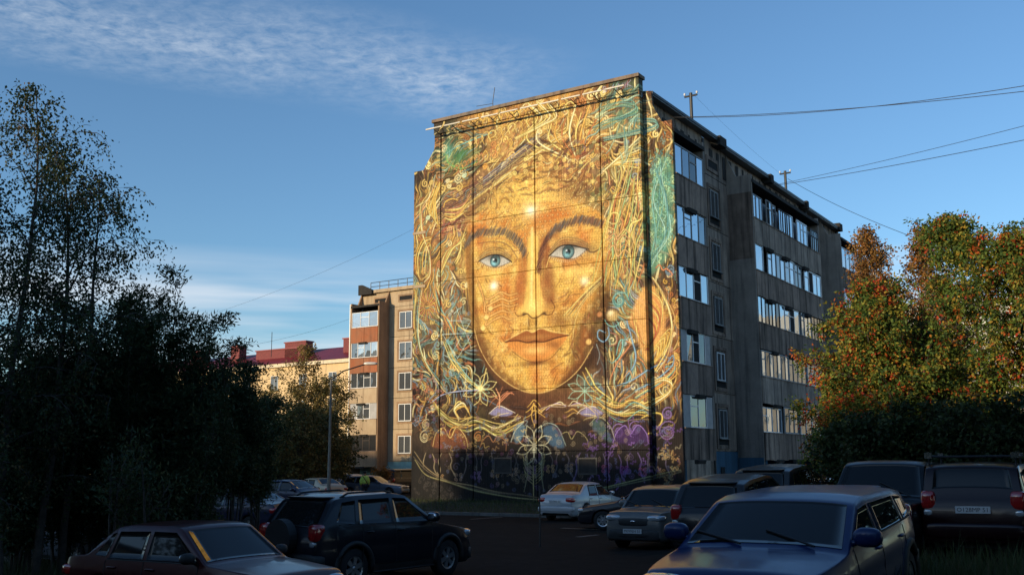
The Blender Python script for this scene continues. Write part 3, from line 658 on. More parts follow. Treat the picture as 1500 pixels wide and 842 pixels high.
# eyes
def eye(cx, cy, w, h, ix, ir, tilt, lid):
    ax, ay = cx - w, cy + tilt; bx, by = cx + w, cy - tilt
    blob((cx, cy - 3), w * 1.0, h * 1.25, lid, .7)
    for k in range(26):
        t = k / 25; x = ax + (bx - ax) * t; y = ay + (by - ay) * t - math.sin(math.pi * t) * h * 1.15
        stroke([(x, y), (x + (t - .5) * 7, y - 5.5)], 1.2, (222,178,92), .75)
    for k in range(5): stroke([(ax - 1, ay - 2 - k*1.6), (cx - w*.4, cy - h*1.25 - k*1.8), (cx + w*.4, cy - h*1.25 - k*1.8), (bx + 1, by - 2 - k*1.4)], 1.3, [(84,70,58), (176,140,84), (70,60,54), (196,150,80), (90,76,60)][k], .8)
    fill([(ax, ay), (cx - w*.5, cy - h*.75), (cx, cy - h), (cx + w*.5, cy - h*.75), (bx, by), (cx + w*.45, cy + h*.62), (cx, cy + h*.82), (cx - w*.5, cy + h*.62)], (196,184,158), 1, 1); blob((cx, cy - h*.75), w*.75, h*.45, (92,80,66), .6)
    q = PC([(cx + ix, cy - 1)])[0]; k = RES / 33
    for rr, c in [(ir * k, (46,66,64)), (ir * k * .88, (98,132,124)), (ir * k * .62, (126,158,140)), (ir * k * .42, (24,30,32))]:
        th = np.linspace(0, 6.3, 10); stroke_c(np.c_[q[0] + .3 * np.cos(th), q[1] + .3 * np.sin(th)], rr * 2, lin(c), .95)
    for k2 in range(18):
        an = k2 / 18 * 6.28; stroke_c(np.array([[q[0] + ir*k*.4*math.cos(an), q[1] + ir*k*.4*math.sin(an)], [q[0] + ir*k*.85*math.cos(an), q[1] + ir*k*.85*math.sin(an)]]), .8, lin((170,205,200)), .5)
    blob((cx + ix, cy - ir*.62), ir*.95, ir*.42, (50,48,44), .8); blob((cx + ix - 2, cy + 3), 3.6, 2.6, (150,215,215), .65); blob((cx + ix - 2.4, cy - 3), 1.3, 1.3, (245,248,245), .95)
    stroke([(ax - 2, ay), (cx - w*.5, cy - h*.8), (cx, cy - h*1.05), (cx + w*.5, cy - h*.8), (bx + 2, by)], 3.2, (44,36,32), .95)
    stroke([(ax, ay), (cx - w*.5, cy + h*.66), (cx, cy + h*.9), (cx + w*.45, cy + h*.66), (bx, by)], 1.8, (96,66,44), .9)
    for k in range(20):
        t = k / 19; x = ax + (bx - ax) * t; y = ay + (by - ay) * t + math.sin(math.pi * t) * h * .95
        stroke([(x, y), (x + (t - .5) * 4, y + 3.4)], 1.1, (244,220,160), .8)
eye(725, 383.5, 22, 9.6, 0, 10.2, -0.5, (150, 108, 66))
eye(833, 370.5, 27, 10.8, -1, 11, 5.0, (120, 82, 62))
stroke([(858,366),(868,370),(880,364)], 3, (70,52,44), .8); blob((866,366), 10, 8, (110,70,50), .5); blob((807,383), 3, 3, (240,190,90), .8)
blob((723,419), 6, 6, (255,246,205), .9); blob((856,412), 6, 6, (255,240,180), .8)
blob((777,309), 5.5, 5.5, (255,252,225), 1.0); blob((777,309), 12, 12, (255,236,165), .55)
# ---- right: hair strands, swirl, pearl, ear, flame
for k in range(26):
    x = 884 + k * 2.1; j_ = ar.normal(size=8) * 5; tubeline([(x + 28 - k*.4 + j_[0], 232 + k*2 + 3*j_[1]), (x + 12 + j_[2], 300 + k + 2*j_[3]), (x - 2 + (k % 3) * 4 + j_[4], 360 + 2*j_[5]), (x - 14 + (k % 5) * 3 + j_[6], 410 + k*.8 + 2*j_[7])], ar.uniform(1.6, 3.4), [(200,185,95), Y1, (215,165,85), (160,180,110), Y2, O1][k % 6])
for y in range(5): tubeline([(887, 345 + 7*y), (898, 336 + 6*y), (904, 346 + 7*y), (914, 338 + 7*y), (922, 343 + 7*y)], 2.6, [(220,165,95), (205,150,90)][y % 2])
tubeline([(893,322),(896,312),(905,314),(903,326),(896,328)], 2.4, Y1); tubeline([(903,278),(899,274),(894,278),(898,284),(906,280),(904,270)], 2, Y2)
# teal plume on the side strip
fill([(958,240),(974,228),(985,250),(986,300),(984,350),(975,380),(955,402),(948,395),(952,350),(954,300)], (105,165,125), .65, 4)
scatter([(956,240),(984,240),(984,350),(960,392),(950,380)], 130, 'worm', 6, 2, [T1, (150,200,150), T2, (190,215,150), (90,140,110)], ang=1.5)
for k in range(7): j_ = ar.normal(size=4) * 5; tubeline([(972 - 2*k + j_[0], 232 + k*3), (960 + 3*k + j_[1], 290), (962 + 3*k + j_[2], 340), (950 + k + j_[3], 396 - 4*k)], ar.uniform(1.2, 2.6), [T1, (170,205,175), T2][k % 3])
# swirl + pearl
for k in range(5): curl_c(PC([(907,441)])[0], 24 - 4*k, 1.6, k, 2, lin([T1, (160,190,160), T2][k % 3]), .95)
blob((897,463), 9, 9, (196,158,90), .95, 0, 3); blob((894,459), 4, 4, (245,220,160), .9); tubeline([(884,468),(890,477),(900,478),(908,470)], 2.2, T1); blob((862,501), 4.5, 4.5, (226,176,96), 1, 0, 3); blob((878,461), 4, 4, (215,140,80), .9, 0, 3)
tubeline([(886,487),(876,485),(875,495),(884,500),(892,492),(890,480)], 2.8, B1); tubeline([(893,488),(902,490),(902,502),(892,508)], 2.8, (190,120,85)); tubeline([(902,520),(906,502),(912,500),(908,520),(898,532),(892,530)], 2.6, T1); tubeline([(874,505),(878,520),(874,534)], 2, (180,195,180)); fill([(868,505),(888,520),(900,545),(890,560),(878,548)], (98,70,56), .6, 4)
tubeline([(918,470),(926,500),(930,520),(926,538),(916,552),(918,545)], 3, B1); tubeline([(910,560),(922,545),(928,552),(936,548),(940,556)], 3, (200,150,90)); tubeline([(905,566),(925,558),(952,540),(975,530),(968,525)], 3, B1)
tubeline([(892,556),(906,530),(922,505),(916,500)], 2.6, (210,130,75))
# flame paisley with its yellow arc
fill([(948,415),(962,430),(972,455),(974,480),(966,505),(948,530),(938,512),(930,485),(922,470),(930,445)], (222,160,84), .9, 3)
for k in range(8): tubeline([(946, 420 + 6*k), (958 + 1.2*(8-k), 445 + 5*k), (956 + 1.2*(8-k), 480 + 2*k), (944, 512)], 2.0, [Y1, (225,130,70), Y2, (190,80,50)][k % 4])
for k in range(7): tubeline([(926 + k, 455 + 3*k), (928 + 1.5*k, 478 + 3*k), (942, 505)], 1.8, [O1, Y1, Y2][k % 3])
multi([(956,408),(972,430),(983,460),(984,490),(976,520),(962,544)], 3, 4, 2.6, [Y1, Y3, (200,150,80)], a=1)
for k in range(14):
    t = k / 13; x = 962 + 28 * math.sin(math.pi * (t * .62 + .08)) ; y = 412 + 120 * t
    curl_c(PC([(x + 6, y)])[0], 6.5, 1.1, 2 + k, 2.0, lin([Y2, (230,170,90), O1][k % 3]), .95)
for k in range(10): tubeline([(950 + 2*k, 520 - 3*k), (962 + 2*k, 510 - 3*k), (960 + 2*k, 525 - 2*k), (950 + k, 532)], 1.8, [Y2, Y1][k % 2])
tubeline([(960,392),(966,388),(970,396),(976,394),(984,402),(980,404)], 3, (215,130,75))
for k in range(6): tubeline([(930, 590 - 3*k), (960, 572 - 3*k), (984, 556 - 4*k), (990 - k, 545 - 5*k), (976, 540 - 2*k)], 2.6, [Y2, (215,140,70), T1, Y1, (200,130,75), B1][k])
for k in range(4): tubeline([(950, 560 + 2*k), (972, 553 + 2*k), (984, 560 + 2*k), (978, 574 + 2*k), (945, 592 + 3*k), (915, 604 + 2*k)], 2.4, [Y1, Y2, Y3, (200,150,70)][k])
# ---- collar zone
blob((790,585), 60, 10, (120,70,40), .5)
def star(cx, cy, r, col, n=8, w=2.0, sq=1.0):
    for k in range(n):
        an = k / n * 6.28 + .39; ex, ey = cx + r*math.cos(an), cy + r*sq*math.sin(an)
        px_, py_ = -math.sin(an) * r*.2, math.cos(an) * r*.2 * sq; mx_, my_ = cx + (ex-cx)*.6, cy + (ey-cy)*.6
        stroke([(cx, cy), (mx_ + px_, my_ + py_), (ex, ey)], w, col, .9); stroke([(cx, cy), (mx_ - px_, my_ - py_), (ex, ey)], w, col, .9)
star(703, 570, 26, (222,200,120)); star(703, 570, 15, (160,190,150), 8, 1.4); blob((703,570), 6, 6, (250,225,140), .9); star(856, 573, 26, (160,190,150), 8, 1.8); blob((862,562), 14, 10, (110,150,130), .5)
stroke([(712,540),(708,556),(703,570)], 3, (226,196,110), .9); tubeline([(858,540),(866,556),(876,570),(895,585)], 3, (236,200,100)); tubeline([(853,545),(862,562),(872,574)], 2, Y2)
for cx, s in [(745,1), (855,-1)]:
    fill([(cx - 28*s, 606), (cx - 14*s, 596), (cx, 600), (cx + 6*s, 606), (cx - 8*s, 610)], (150,140,165), .85, 1); tubeline([(cx - 30*s, 606), (cx - 14*s, 595), (cx + 2*s, 600), (cx + 10*s, 606)], 1.5, (225,205,170))
    tubeline([(cx - 24*s, 612), (cx - 10*s, 608), (cx, 606)], 1.3, (225,195,140))
for s in (-1, 1):
    for k in range(4): tubeline([(830 + s*2, 595), (830 + s*(10 + 8*k), 588 + 3*k), (830 + s*(22 + 9*k), 594 + 5*k)], 1.6, [(240,210,150), (200,170,190), (230,190,120), (190,160,120)][k])
for k in range(4):
    tubeline([(728,594),(734 + 4*k, 582 - 2*k),(744 + 3*k, 574 + k)], 1.8, (215,130,80))
tubeline([(731,598),(732,582),(726,570)], 3, (220,150,95)); tubeline([(731,585),(722,578)], 2, (220,150,95))
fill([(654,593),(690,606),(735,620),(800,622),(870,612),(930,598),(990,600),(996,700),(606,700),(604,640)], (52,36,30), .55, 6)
# gold scarf swirl left, purple right
multi([(636, 592), (650, 612), (676, 623), (700, 620), (728, 631), (752, 622), (764, 616)], 12, 15, 2.3, [Y1, Y2, (150,130,60), Y3, (130,100,50), (185,175,70)])
for k in range(5): tubeline([(672, 616 - k), (664 + k, 600), (674 + 2*k, 588 + 2*k), (684 + k, 600 + 2*k)], 2.4, [Y1, Y2, Y3][k % 3])
tubeline([(634,588),(650,578),(676,574),(700,572)], 2.6, (170,170,185))
multi([(872, 588), (905, 604), (930, 598), (952, 604)], 12, 22, 2.3, [Y1, (185,180,80), Y2, T1, (150,120,70), Y3, (110,80,50)])
tubeline([(950,636),(966,622),(970,608),(955,606),(940,612)], 3, (215,180,80))
for c, r, col in [((978,632),16,P1),((978,606),10,P1),((905,632),12,P1),((930,628),12,P1),((622,640),12,(205,185,130)),((624,622),10,(190,170,120)),((700,640),9,(190,120,60)),((666,636),13,(225,150,70)),((648,640),10,(215,130,70))]:
    curl_c(PC([c])[0], r*1.5, 1.7, 1.0, 2.2, lin(col), .95); curl_c(PC([c])[0], r*.9, 1.2, 3.0, 1.6, lin(col), .8)
# beasts of the collar: humped backs, necks and long legs
def hump(x, y, w, h, col, fillc):
    fill([(x - w, y), (x - w*.8, y - h*.7), (x - w*.35, y - h), (x, y - h*.6), (x + w*.35, y - h*1.05), (x + w*.85, y - h*.6), (x + w, y)], fillc, .75, 2)
    tubeline([(x - w, y), (x - w*.8, y - h*.7), (x - w*.35, y - h), (x, y - h*.55), (x + w*.35, y - h*1.05), (x + w*.85, y - h*.6), (x + w, y)], 1.9, col)
hump(660, 655, 26, 28, (225,185,100), (150,85,50)); hump(722, 660, 20, 22, (170,110,60), (80,52,32)); hump(838, 655, 24, 22, (170,150,90), (70,56,40)); hump(924, 648, 26, 24, (150,110,170), (90,50,110)); 
fill([(795,630),(806,622),(818,632),(826,655),(806,652)], (80,112,130), .8, 2); tubeline([(792,628),(802,620),(816,628),(828,654)], 1.8, (150,160,140)); fill([(865,620),(880,615),(890,630),(896,648),(880,640)], (90,120,110), .7, 2); tubeline([(862,620),(876,612),(892,624),(900,646)], 1.8, (170,165,120)); fill([(752,628),(764,620),(770,632),(756,650)], (100,130,140), .8, 2); tubeline([(748,648),(756,630),(768,618)], 1.8, (180,180,150))
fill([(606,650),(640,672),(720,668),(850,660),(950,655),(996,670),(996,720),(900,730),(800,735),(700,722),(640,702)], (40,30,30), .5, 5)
def leg(x, y0, y1, s, col, w=4.2):
    P = [(x, y0), (x + 4*s, y0 + (y1 - y0)*.3), (x + 3*s, y0 + (y1 - y0)*.6), (x + 9*s, y1)]
    tubeline(P, w, col, dark=.3, hi=1.15, a=.8); tubeline([(x + 7*s, y1 - 6), (x + 10*s, y1 + 1)], w * 1.15, col, a=.8)
for x0, wd_, col in [(640, 34, (170,145,100)), (702, 34, (120,105,92)), (756, 22, (110,98,86)), (812, 34, (108,98,92)), (866, 34, (118,98,124)), (914, 40, (128,100,138)), (962, 20, (118,100,112))]:
    s_ = 1 if x0 < 780 else -1
    for f, s2 in ((-.5, -1), (-.2, 1), (.2, -1), (.5, 1)): leg(x0 + wd_ * f, 664, 700 + 6 * math.sin(x0 + f * 9), s2, col, 3.6 if abs(f) > .3 else 2.8)
for x0 in (668, 730, 836, 890):
    curl_c(PC([(x0, 684)])[0], 11, 1.2, .5, 2.2, lin((110, 98, 104)), .8)
for x in range(644, 980, 27):
    y = 694 + 8 * math.sin(x * .013); col = [(190,150,110), (165,120,150), (200,150,90)][(x // 27) % 3]
    if 860 < x < 960: col = [(190,95,120), (170,80,140)][(x // 27) % 2]
    for dx, dy in [(-4, 3), (4, 3), (-3.5, -3), (3.5, -3)]: curl_c(PC([(x + dx, y + dy)])[0], 5.5, 1.3, dx + dy, 1.5, lin(col), .85)
scatter([(640,640),(960,630),(975,700),(800,728),(660,700)], 150, 'dot', 2.2, 1.5, [(190,175,150), (170,140,180), (150,120,90)], a=.7)
star(782, 652, 27, (196,186,140), 8, 2.2, 1.15); star(782, 652, 13, (150,140,110), 8, 1.2); blob((782,660), 4, 4, (220,210,160), .8)
for k in range(7): tubeline([(780, 708 - 4*k), (772 - k*.6, 702 - 5*k), (768 - k*.4, 694 - 5*k)], 1.5, (170,150,90)); tubeline([(784, 708 - 4*k), (792 + k*.6, 702 - 5*k), (796 + k*.4, 694 - 5*k)], 1.5, (170,150,90))
tubeline([(782,735),(782,680)], 2, (180,160,95)); tubeline([(782,625),(778,610),(782,590),(786,610),(782,625)], 2, Y2); 
for k in range(3): tubeline([(766 + 3*k, 612 - 8*k), (776, 608 - 8*k), (782, 602 - 8*k), (788, 608 - 8*k), (798 - 3*k, 612 - 8*k)], 1.8, Y2)
tubeline([(770,650),(772,690),(768,720)], 2.2, (150,140,95)); tubeline([(796,650),(793,690),(796,720)], 2.2, (150,140,95))
scatter([(612,650),(640,612),(950,612),(990,640),(985,700),(800,726),(690,712)], 190, 'curl', 6, 1.7, [(150,120,160), (175,150,105), (120,130,150), (160,95,120), (190,165,120)], a=.6)
scatter([(860,620),(985,610),(985,690),(870,700)], 60, 'worm', 6, 2.0, [(140,95,170), (170,120,190), (110,120,160)], a=.7); scatter([(620,612),(780,620),(780,660),(620,650)], 60, 'worm', 6, 2.0, [(200,150,80), (110,140,150), (215,180,100)], a=.7)
# roots of the ground line and the stones below it
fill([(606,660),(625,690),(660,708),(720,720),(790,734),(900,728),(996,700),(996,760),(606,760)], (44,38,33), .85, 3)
for k in range(3): tubeline([(606, 664 + 4*k), (624, 686 + 3*k), (655, 703 + 2*k), (690, 712 + 2*k), (726, 719 + 3*k), (760, 724 + 2*k), (800, 730 + 2*k)], 3.2, [(150,125,80), (120,100,70), (150,135,80)][k])
for k in range(2): tubeline([(800, 730 + 3*k), (860, 718 + 3*k), (910, 708 + 3*k), (960, 696 + 3*k), (996, 688 + 3*k)], 2.6, [(140,140,85), (110,110,75)][k])
for k in range(60):
    x = ar.uniform(606, 700); y = 690 + (x - 606) * .42 + ar.uniform(0, 30)
    curl_c(PC([(x, y)])[0], ar.uniform(4, 8), .95, ar.uniform(0, 6), 1.5, lin((110, 98, 84)), .6)
scatter([(968,660),(996,655),(996,715),(970,712)], 26, 'worm', 6, 2.4, [(200,160,90), (170,120,70), (160,150,110)])
# lettering near the coping
for i, seg in enumerate([[(884,137),(884,128),(888,129),(887,132),(884,133),(889,135),(884,137)], [(893,134),(899,126)], [(904,132),(906,124),(910,131),(913,123)], [(916,122),(916,130)], [(919,129),(919,120)], [(924,119),(919,125),(926,128)]]):
    stroke_c(PC(seg), 1.3, lin((185,165,185)), .85)
# overall grain; paint fades towards the joints, sunlit values -> reflectance
canvas *= (.86 + .28 * photo_noise(2, 12))[..., None]
canvas *= (.84 + .16 * (np.sin(xx * 2 * math.pi / 4.6) > -.45))[..., None]      # dirt held in the panel ribs
canvas = np.where(canvas > 0, canvas, 0); _l = canvas.mean(axis=2, keepdims=True); _fm = np.zeros((CH, CW), np.float32); _fm[_y0:_y0 + _mk.shape[0], _x0:_x0 + _mk.shape[1]] = blur(_mk, 6)
canvas = canvas * np.clip((_l / .25) ** (.5 - .24 * _fm[..., None]), .34, 1.32)
P_ = canvas.copy()
LIGHT = np.array([1.13, 1.0, .78], np.float32)      # what direct sun + sky do to a white wall here
zrow = CZ0 + yy / RES
P_ = P_ / LIGHT
P_ = np.clip(P_, .008, .88)
sr = np.where(P_ <= .0031308, P_ * 12.92, 1.055 * P_ ** (1 / 2.4) - .055)
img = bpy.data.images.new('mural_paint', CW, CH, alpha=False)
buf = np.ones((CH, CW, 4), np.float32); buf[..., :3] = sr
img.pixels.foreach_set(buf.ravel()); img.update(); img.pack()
del num, den, wx, wy, buf

def mural_mat():
    m, t, b = newmat('mural_paint_on_ribbed_panel')
    ti = N(t, 'ShaderNodeTexImage'); ti.image = img; ti.interpolation = 'Cubic'
    uv = N(t, 'ShaderNodeUVMap'); t.links.new(uv.outputs[0], ti.inputs[0])
    tc = N(t, 'ShaderNodeTexCoord')
    n1 = N(t, 'ShaderNodeTexNoise'); n1.inputs['Scale'].default_value = 2.4; n1.inputs['Detail'].default_value = 6
    t.links.new(tc.outputs['Object'], n1.inputs['Vector'])
    wv = N(t, 'ShaderNodeTexWave'); wv.bands_direction = 'X'; wv.inputs['Scale'].default_value = 3.3; wv.inputs['Distortion'].default_value = .15
    wv.inputs['Detail'].default_value = 2; t.links.new(tc.outputs['Object'], wv.inputs['Vector'])
    r = N(t, 'ShaderNodeMapRange'); r.inputs[1].default_value = .35; r.inputs[2].default_value = .7; r.inputs[3].default_value = .86; r.inputs[4].default_value = 1.06
    t.links.new(n1.outputs['Fac'], r.inputs[0])
    sc = N(t, 'ShaderNodeVectorMath', operation='SCALE'); t.links.new(ti.outputs['Color'], sc.inputs[0]); t.links.new(r.outputs[0], sc.inputs['Scale'])
    t.links.new(sc.outputs[0], b.inputs['Base Color'])
    b.inputs['Roughness'].default_value = .75; b.inputs['Specular IOR Level'].default_value = .25
    bp = N(t, 'ShaderNodeBump'); bp.inputs['Strength'].default_value = .55; bp.inputs['Distance'].default_value = .02
    t.links.new(wv.outputs['Fac'], bp.inputs['Height']); t.links.new(bp.outputs[0], b.inputs['Normal'])
    return m
M['mural'] = mural_mat()
def mural_uv(o, dx=0.0, dz=1.0):
    me = o.data; uvl = me.uv_layers.new(name='UVMap')
    co = np.empty(len(me.vertices) * 3); me.vertices.foreach_get('co', co); co = co.reshape(-1, 3)
    li = np.empty(len(me.loops), int); me.loops.foreach_get('vertex_index', li)
    p = co[li]; d = np.zeros((len(li), 2))
    d[:, 0] = (p[:, 0] + dx - CX0) / (CX1 - CX0); d[:, 1] = (CAM_H + (p[:, 2] - CAM_H) * dz - CZ0) / (CZ1 - CZ0)
    uvl.data.foreach_set('uv', d.ravel())
# ------------------------------------------------------------------ the painted apartment block
bld = empty('apartment_building', J0, RZB, 'five storey concrete panel block whose gable end carries a huge golden face mural', 'building')
XR, XLft, YD = 5.65, -6.06, 33.0
JZ = [0.0, 2.38, 5.25, 8.08, 10.87, 13.69, 16.5, 18.62]
D = .4                           # gable panels stand proud of the side strips
b = MB(); b.box(-6.0, 5.58, .28, YD, -.6, 18.3); b.build('wall_core', M['conc'], bld)
cols = [XLft, -5.62, -3.61, 0.0, 3.58, XR]
for i in range(5):
    for k in range(7):
        g = .028; pr = random.uniform(-.012, .012)
        b = MB(); b.bevbox(cols[i] + g, cols[i + 1] - (g if i < 4 else 0), pr, .28, JZ[k] + (.009 if k else -.5), JZ[k + 1] - .009, .014)
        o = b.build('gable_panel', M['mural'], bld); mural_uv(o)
b = MB(); b.bevbox(XLft, XR, -.05, D, 18.62, 19.235, .02); o = b.build('parapet', M['mural'], bld); mural_uv(o)
b = MB(); b.box(XLft - .06, XR + .06, -.16, D + .12, 19.24, 19.4); b.build('coping', concrete('coping_concrete', (.26, .17, .11), (.19, .165, .14), (.06, .05, .05), .7, .1), bld)
# vent openings low on the gable
for xv, zv in [(-1.9, 1.75), (2.6, 1.7)]:
    b = MB(); b.frame(xv - .5, xv + .5, -.035, .0, zv - .38, zv + .38, .07); f = b.build('vent_frame', M['metal_d'], bld)
    b = MB(); b.box(xv - .43, xv + .43, -.017, .0, zv - .31, zv + .31); b.build('vent_plate', M['soot'], f)
# side strips: end walls of the loggias with cut-off upper corner
XO_R, XO_L = 7.03, -7.66
def strip(poly, dx, dzs):
    b = MB(); zs = None
    b.prism(poly, D, D + .16); o = b.build('loggia_end_wall', M['mural'], bld); mural_uv(o, dx, dzs); return o
strip([(XR - .05, -.5), (XO_R, -.5), (XO_R, 17.05), (6.55, 17.05), (6.1, 17.9), (6.05, 18.62), (XR - .05, 18.7)], .19, .993)
strip([(XLft + .05, -.5), (XLft + .05, 18.7), (-6.3, 18.62), (-6.36, 18.0), (-7.05, 17.0), (XO_L, 17.0), (XO_L, -.5)], .31, .993)
for z in (13.66, 10.84):
    b = MB(); b.box(XO_L - .03, -6.85, D - .04, D, z - .07, z + .07); b.build('ledge', M['conc_warm'], bld)
# roof slab and eaves along the right side, in sections of slightly different height
secs = [(.45, 8.6, 18.60), (9.4, 16.6, 18.42), (17.0, 23.6, 18.28), (23.9, 31.2, 18.12)]
for (a, c, z) in secs:
    b = MB(); b.box(5.6, 6.06, a, c, z - .16, z); b.build('eave', M['roofedge'], bld)
    b = MB(); b.box(6.06, 6.10, a, c, z - .10, z + .03); b.build('drip_edge', M['metal_d'], bld)
for (a, c, z) in [(8.55, 9.45, 18.70), (16.55, 17.05, 18.52), (23.55, 23.95, 18.40), (31.15, 31.9, 18.42)]:
    b = MB(); b.box(5.2, 6.2, a, c, z - .5, z); b.build('firewall_cap', M['soot'], bld)
b = MB(); b.box(-6.2, 5.6, .42, YD, 18.302, 18.42); b.build('roof', M['soot'], bld)
FR = lambda u, v, z: (v, u, z)
b = MB(FR)
for i in range(34):
    u = .6 + i * .95 + random.uniform(-.2, .2); b.box(u, u + random.uniform(.12, .5), 5.67, 5.685, 18.0 - random.uniform(.3, 1.3), 18.0)
b.build('soot_streaks', M['soot'], bld)['kind'] = 'stuff'
# facade coords: u along, v outward
def panels(u_edges, x, mat, name='wall_panel', zs=JZ, proud=.0):
    for i in range(len(u_edges) - 1):
        for k in range(len(zs) - 1):
            b = MB(FR); g = .018; p = random.uniform(0, .012)
            b.box(u_edges[i] + g, u_edges[i + 1] - g, x - .12, x + p + proud, zs[k] + g, zs[k + 1] - g)
            b.build(name, mat, bld)
def window(par, xf, u0, u1, v, z0, z1, mat_f, mat_g, mull=(), deep=.12, w=.06, bars=(), sill=True):
    """frame with separate panes; v is the glass plane"""
    b = MB(xf)
    def fb(a0, a1, c0, c1): b.box(a0, a1, v - .03, v + .03, c0, c1)
    fb(u0, u1, z0, z0 + w); fb(u0, u1, z1 - w, z1); fb(u0, u0 + w, z0 + w, z1 - w); fb(u1 - w, u1, z0 + w, z1 - w)
    ed = [u0 + w] + [q for q in mull] + [u1 - w]
    for q in mull: fb(q - w * .45, q + w * .45, z0 + w, z1 - w)
    f = b.build('window', mat_f, par)
    for i in range(len(ed) - 1):
        a = ed[i] + (w * .45 if i else 0); c = ed[i + 1] - (w * .45 if i < len(ed) - 2 else 0)
        zz = [z0 + w, z1 - w]
        if i in bars:
            zm = z0 + (z1 - z0) * .66; b = MB(xf); b.box(a, c, v - .025, v + .025, zm - .025, zm + .025); b.build('glazing_bar', mat_f, f)
        b = MB(xf); tw = random.uniform(-.006, .006)
        b.add([(a, v - tw, zz[0]), (c, v + tw, zz[0]), (c, v + tw + .004, zz[1]), (a, v - tw - .004, zz[1]), (a, v - .014 - tw, zz[0]), (c, v - .014 + tw, zz[0]), (c, v - .014 + tw, zz[1]), (a, v - .014 - tw, zz[1])],
              [(0, 1, 2, 3), (7, 6, 5, 4), (0, 4, 5, 1), (1, 5, 6, 2), (2, 6, 7, 3), (3, 7, 4, 0)])
        b.build('pane', mat_g if not isinstance(mat_g, (list, tuple)) else mat_g[i % len(mat_g)], f)
    if sill:
        b = MB(xf); b.box(u0 - .05, u1 + .05, v + .03, v + .13, z0 - .05, z0 - .002); b.build('sill', M['roofedge'], f)
    return f
W0, W1 = 5.65, XO_R
gl, gd_ = M['glass'], M['glass_dim']
panels([.6, 3.9, 7.3], W0, M['conc']); panels([7.3, 10.7], W0, M['conc'], zs=[2.38, 5.25, 8.08, 10.87, 13.69, 16.5, 18.4]); panels([10.7, 14.7, 18.7, 22.7, 26.0, 29.0, 32.8], W0, M['conc'], zs=[2.38, 5.25, 8.08, 10.87, 13.69, 16.5, 18.1])
panels([7.3, 10.7], W0, M['blue'], 'dado_panel', [-.5, 2.38]); panels([10.7, 16.7, 22.7, 27.6, 32.8], W0, M['blue'], 'dado_panel', [-.5, 2.38])
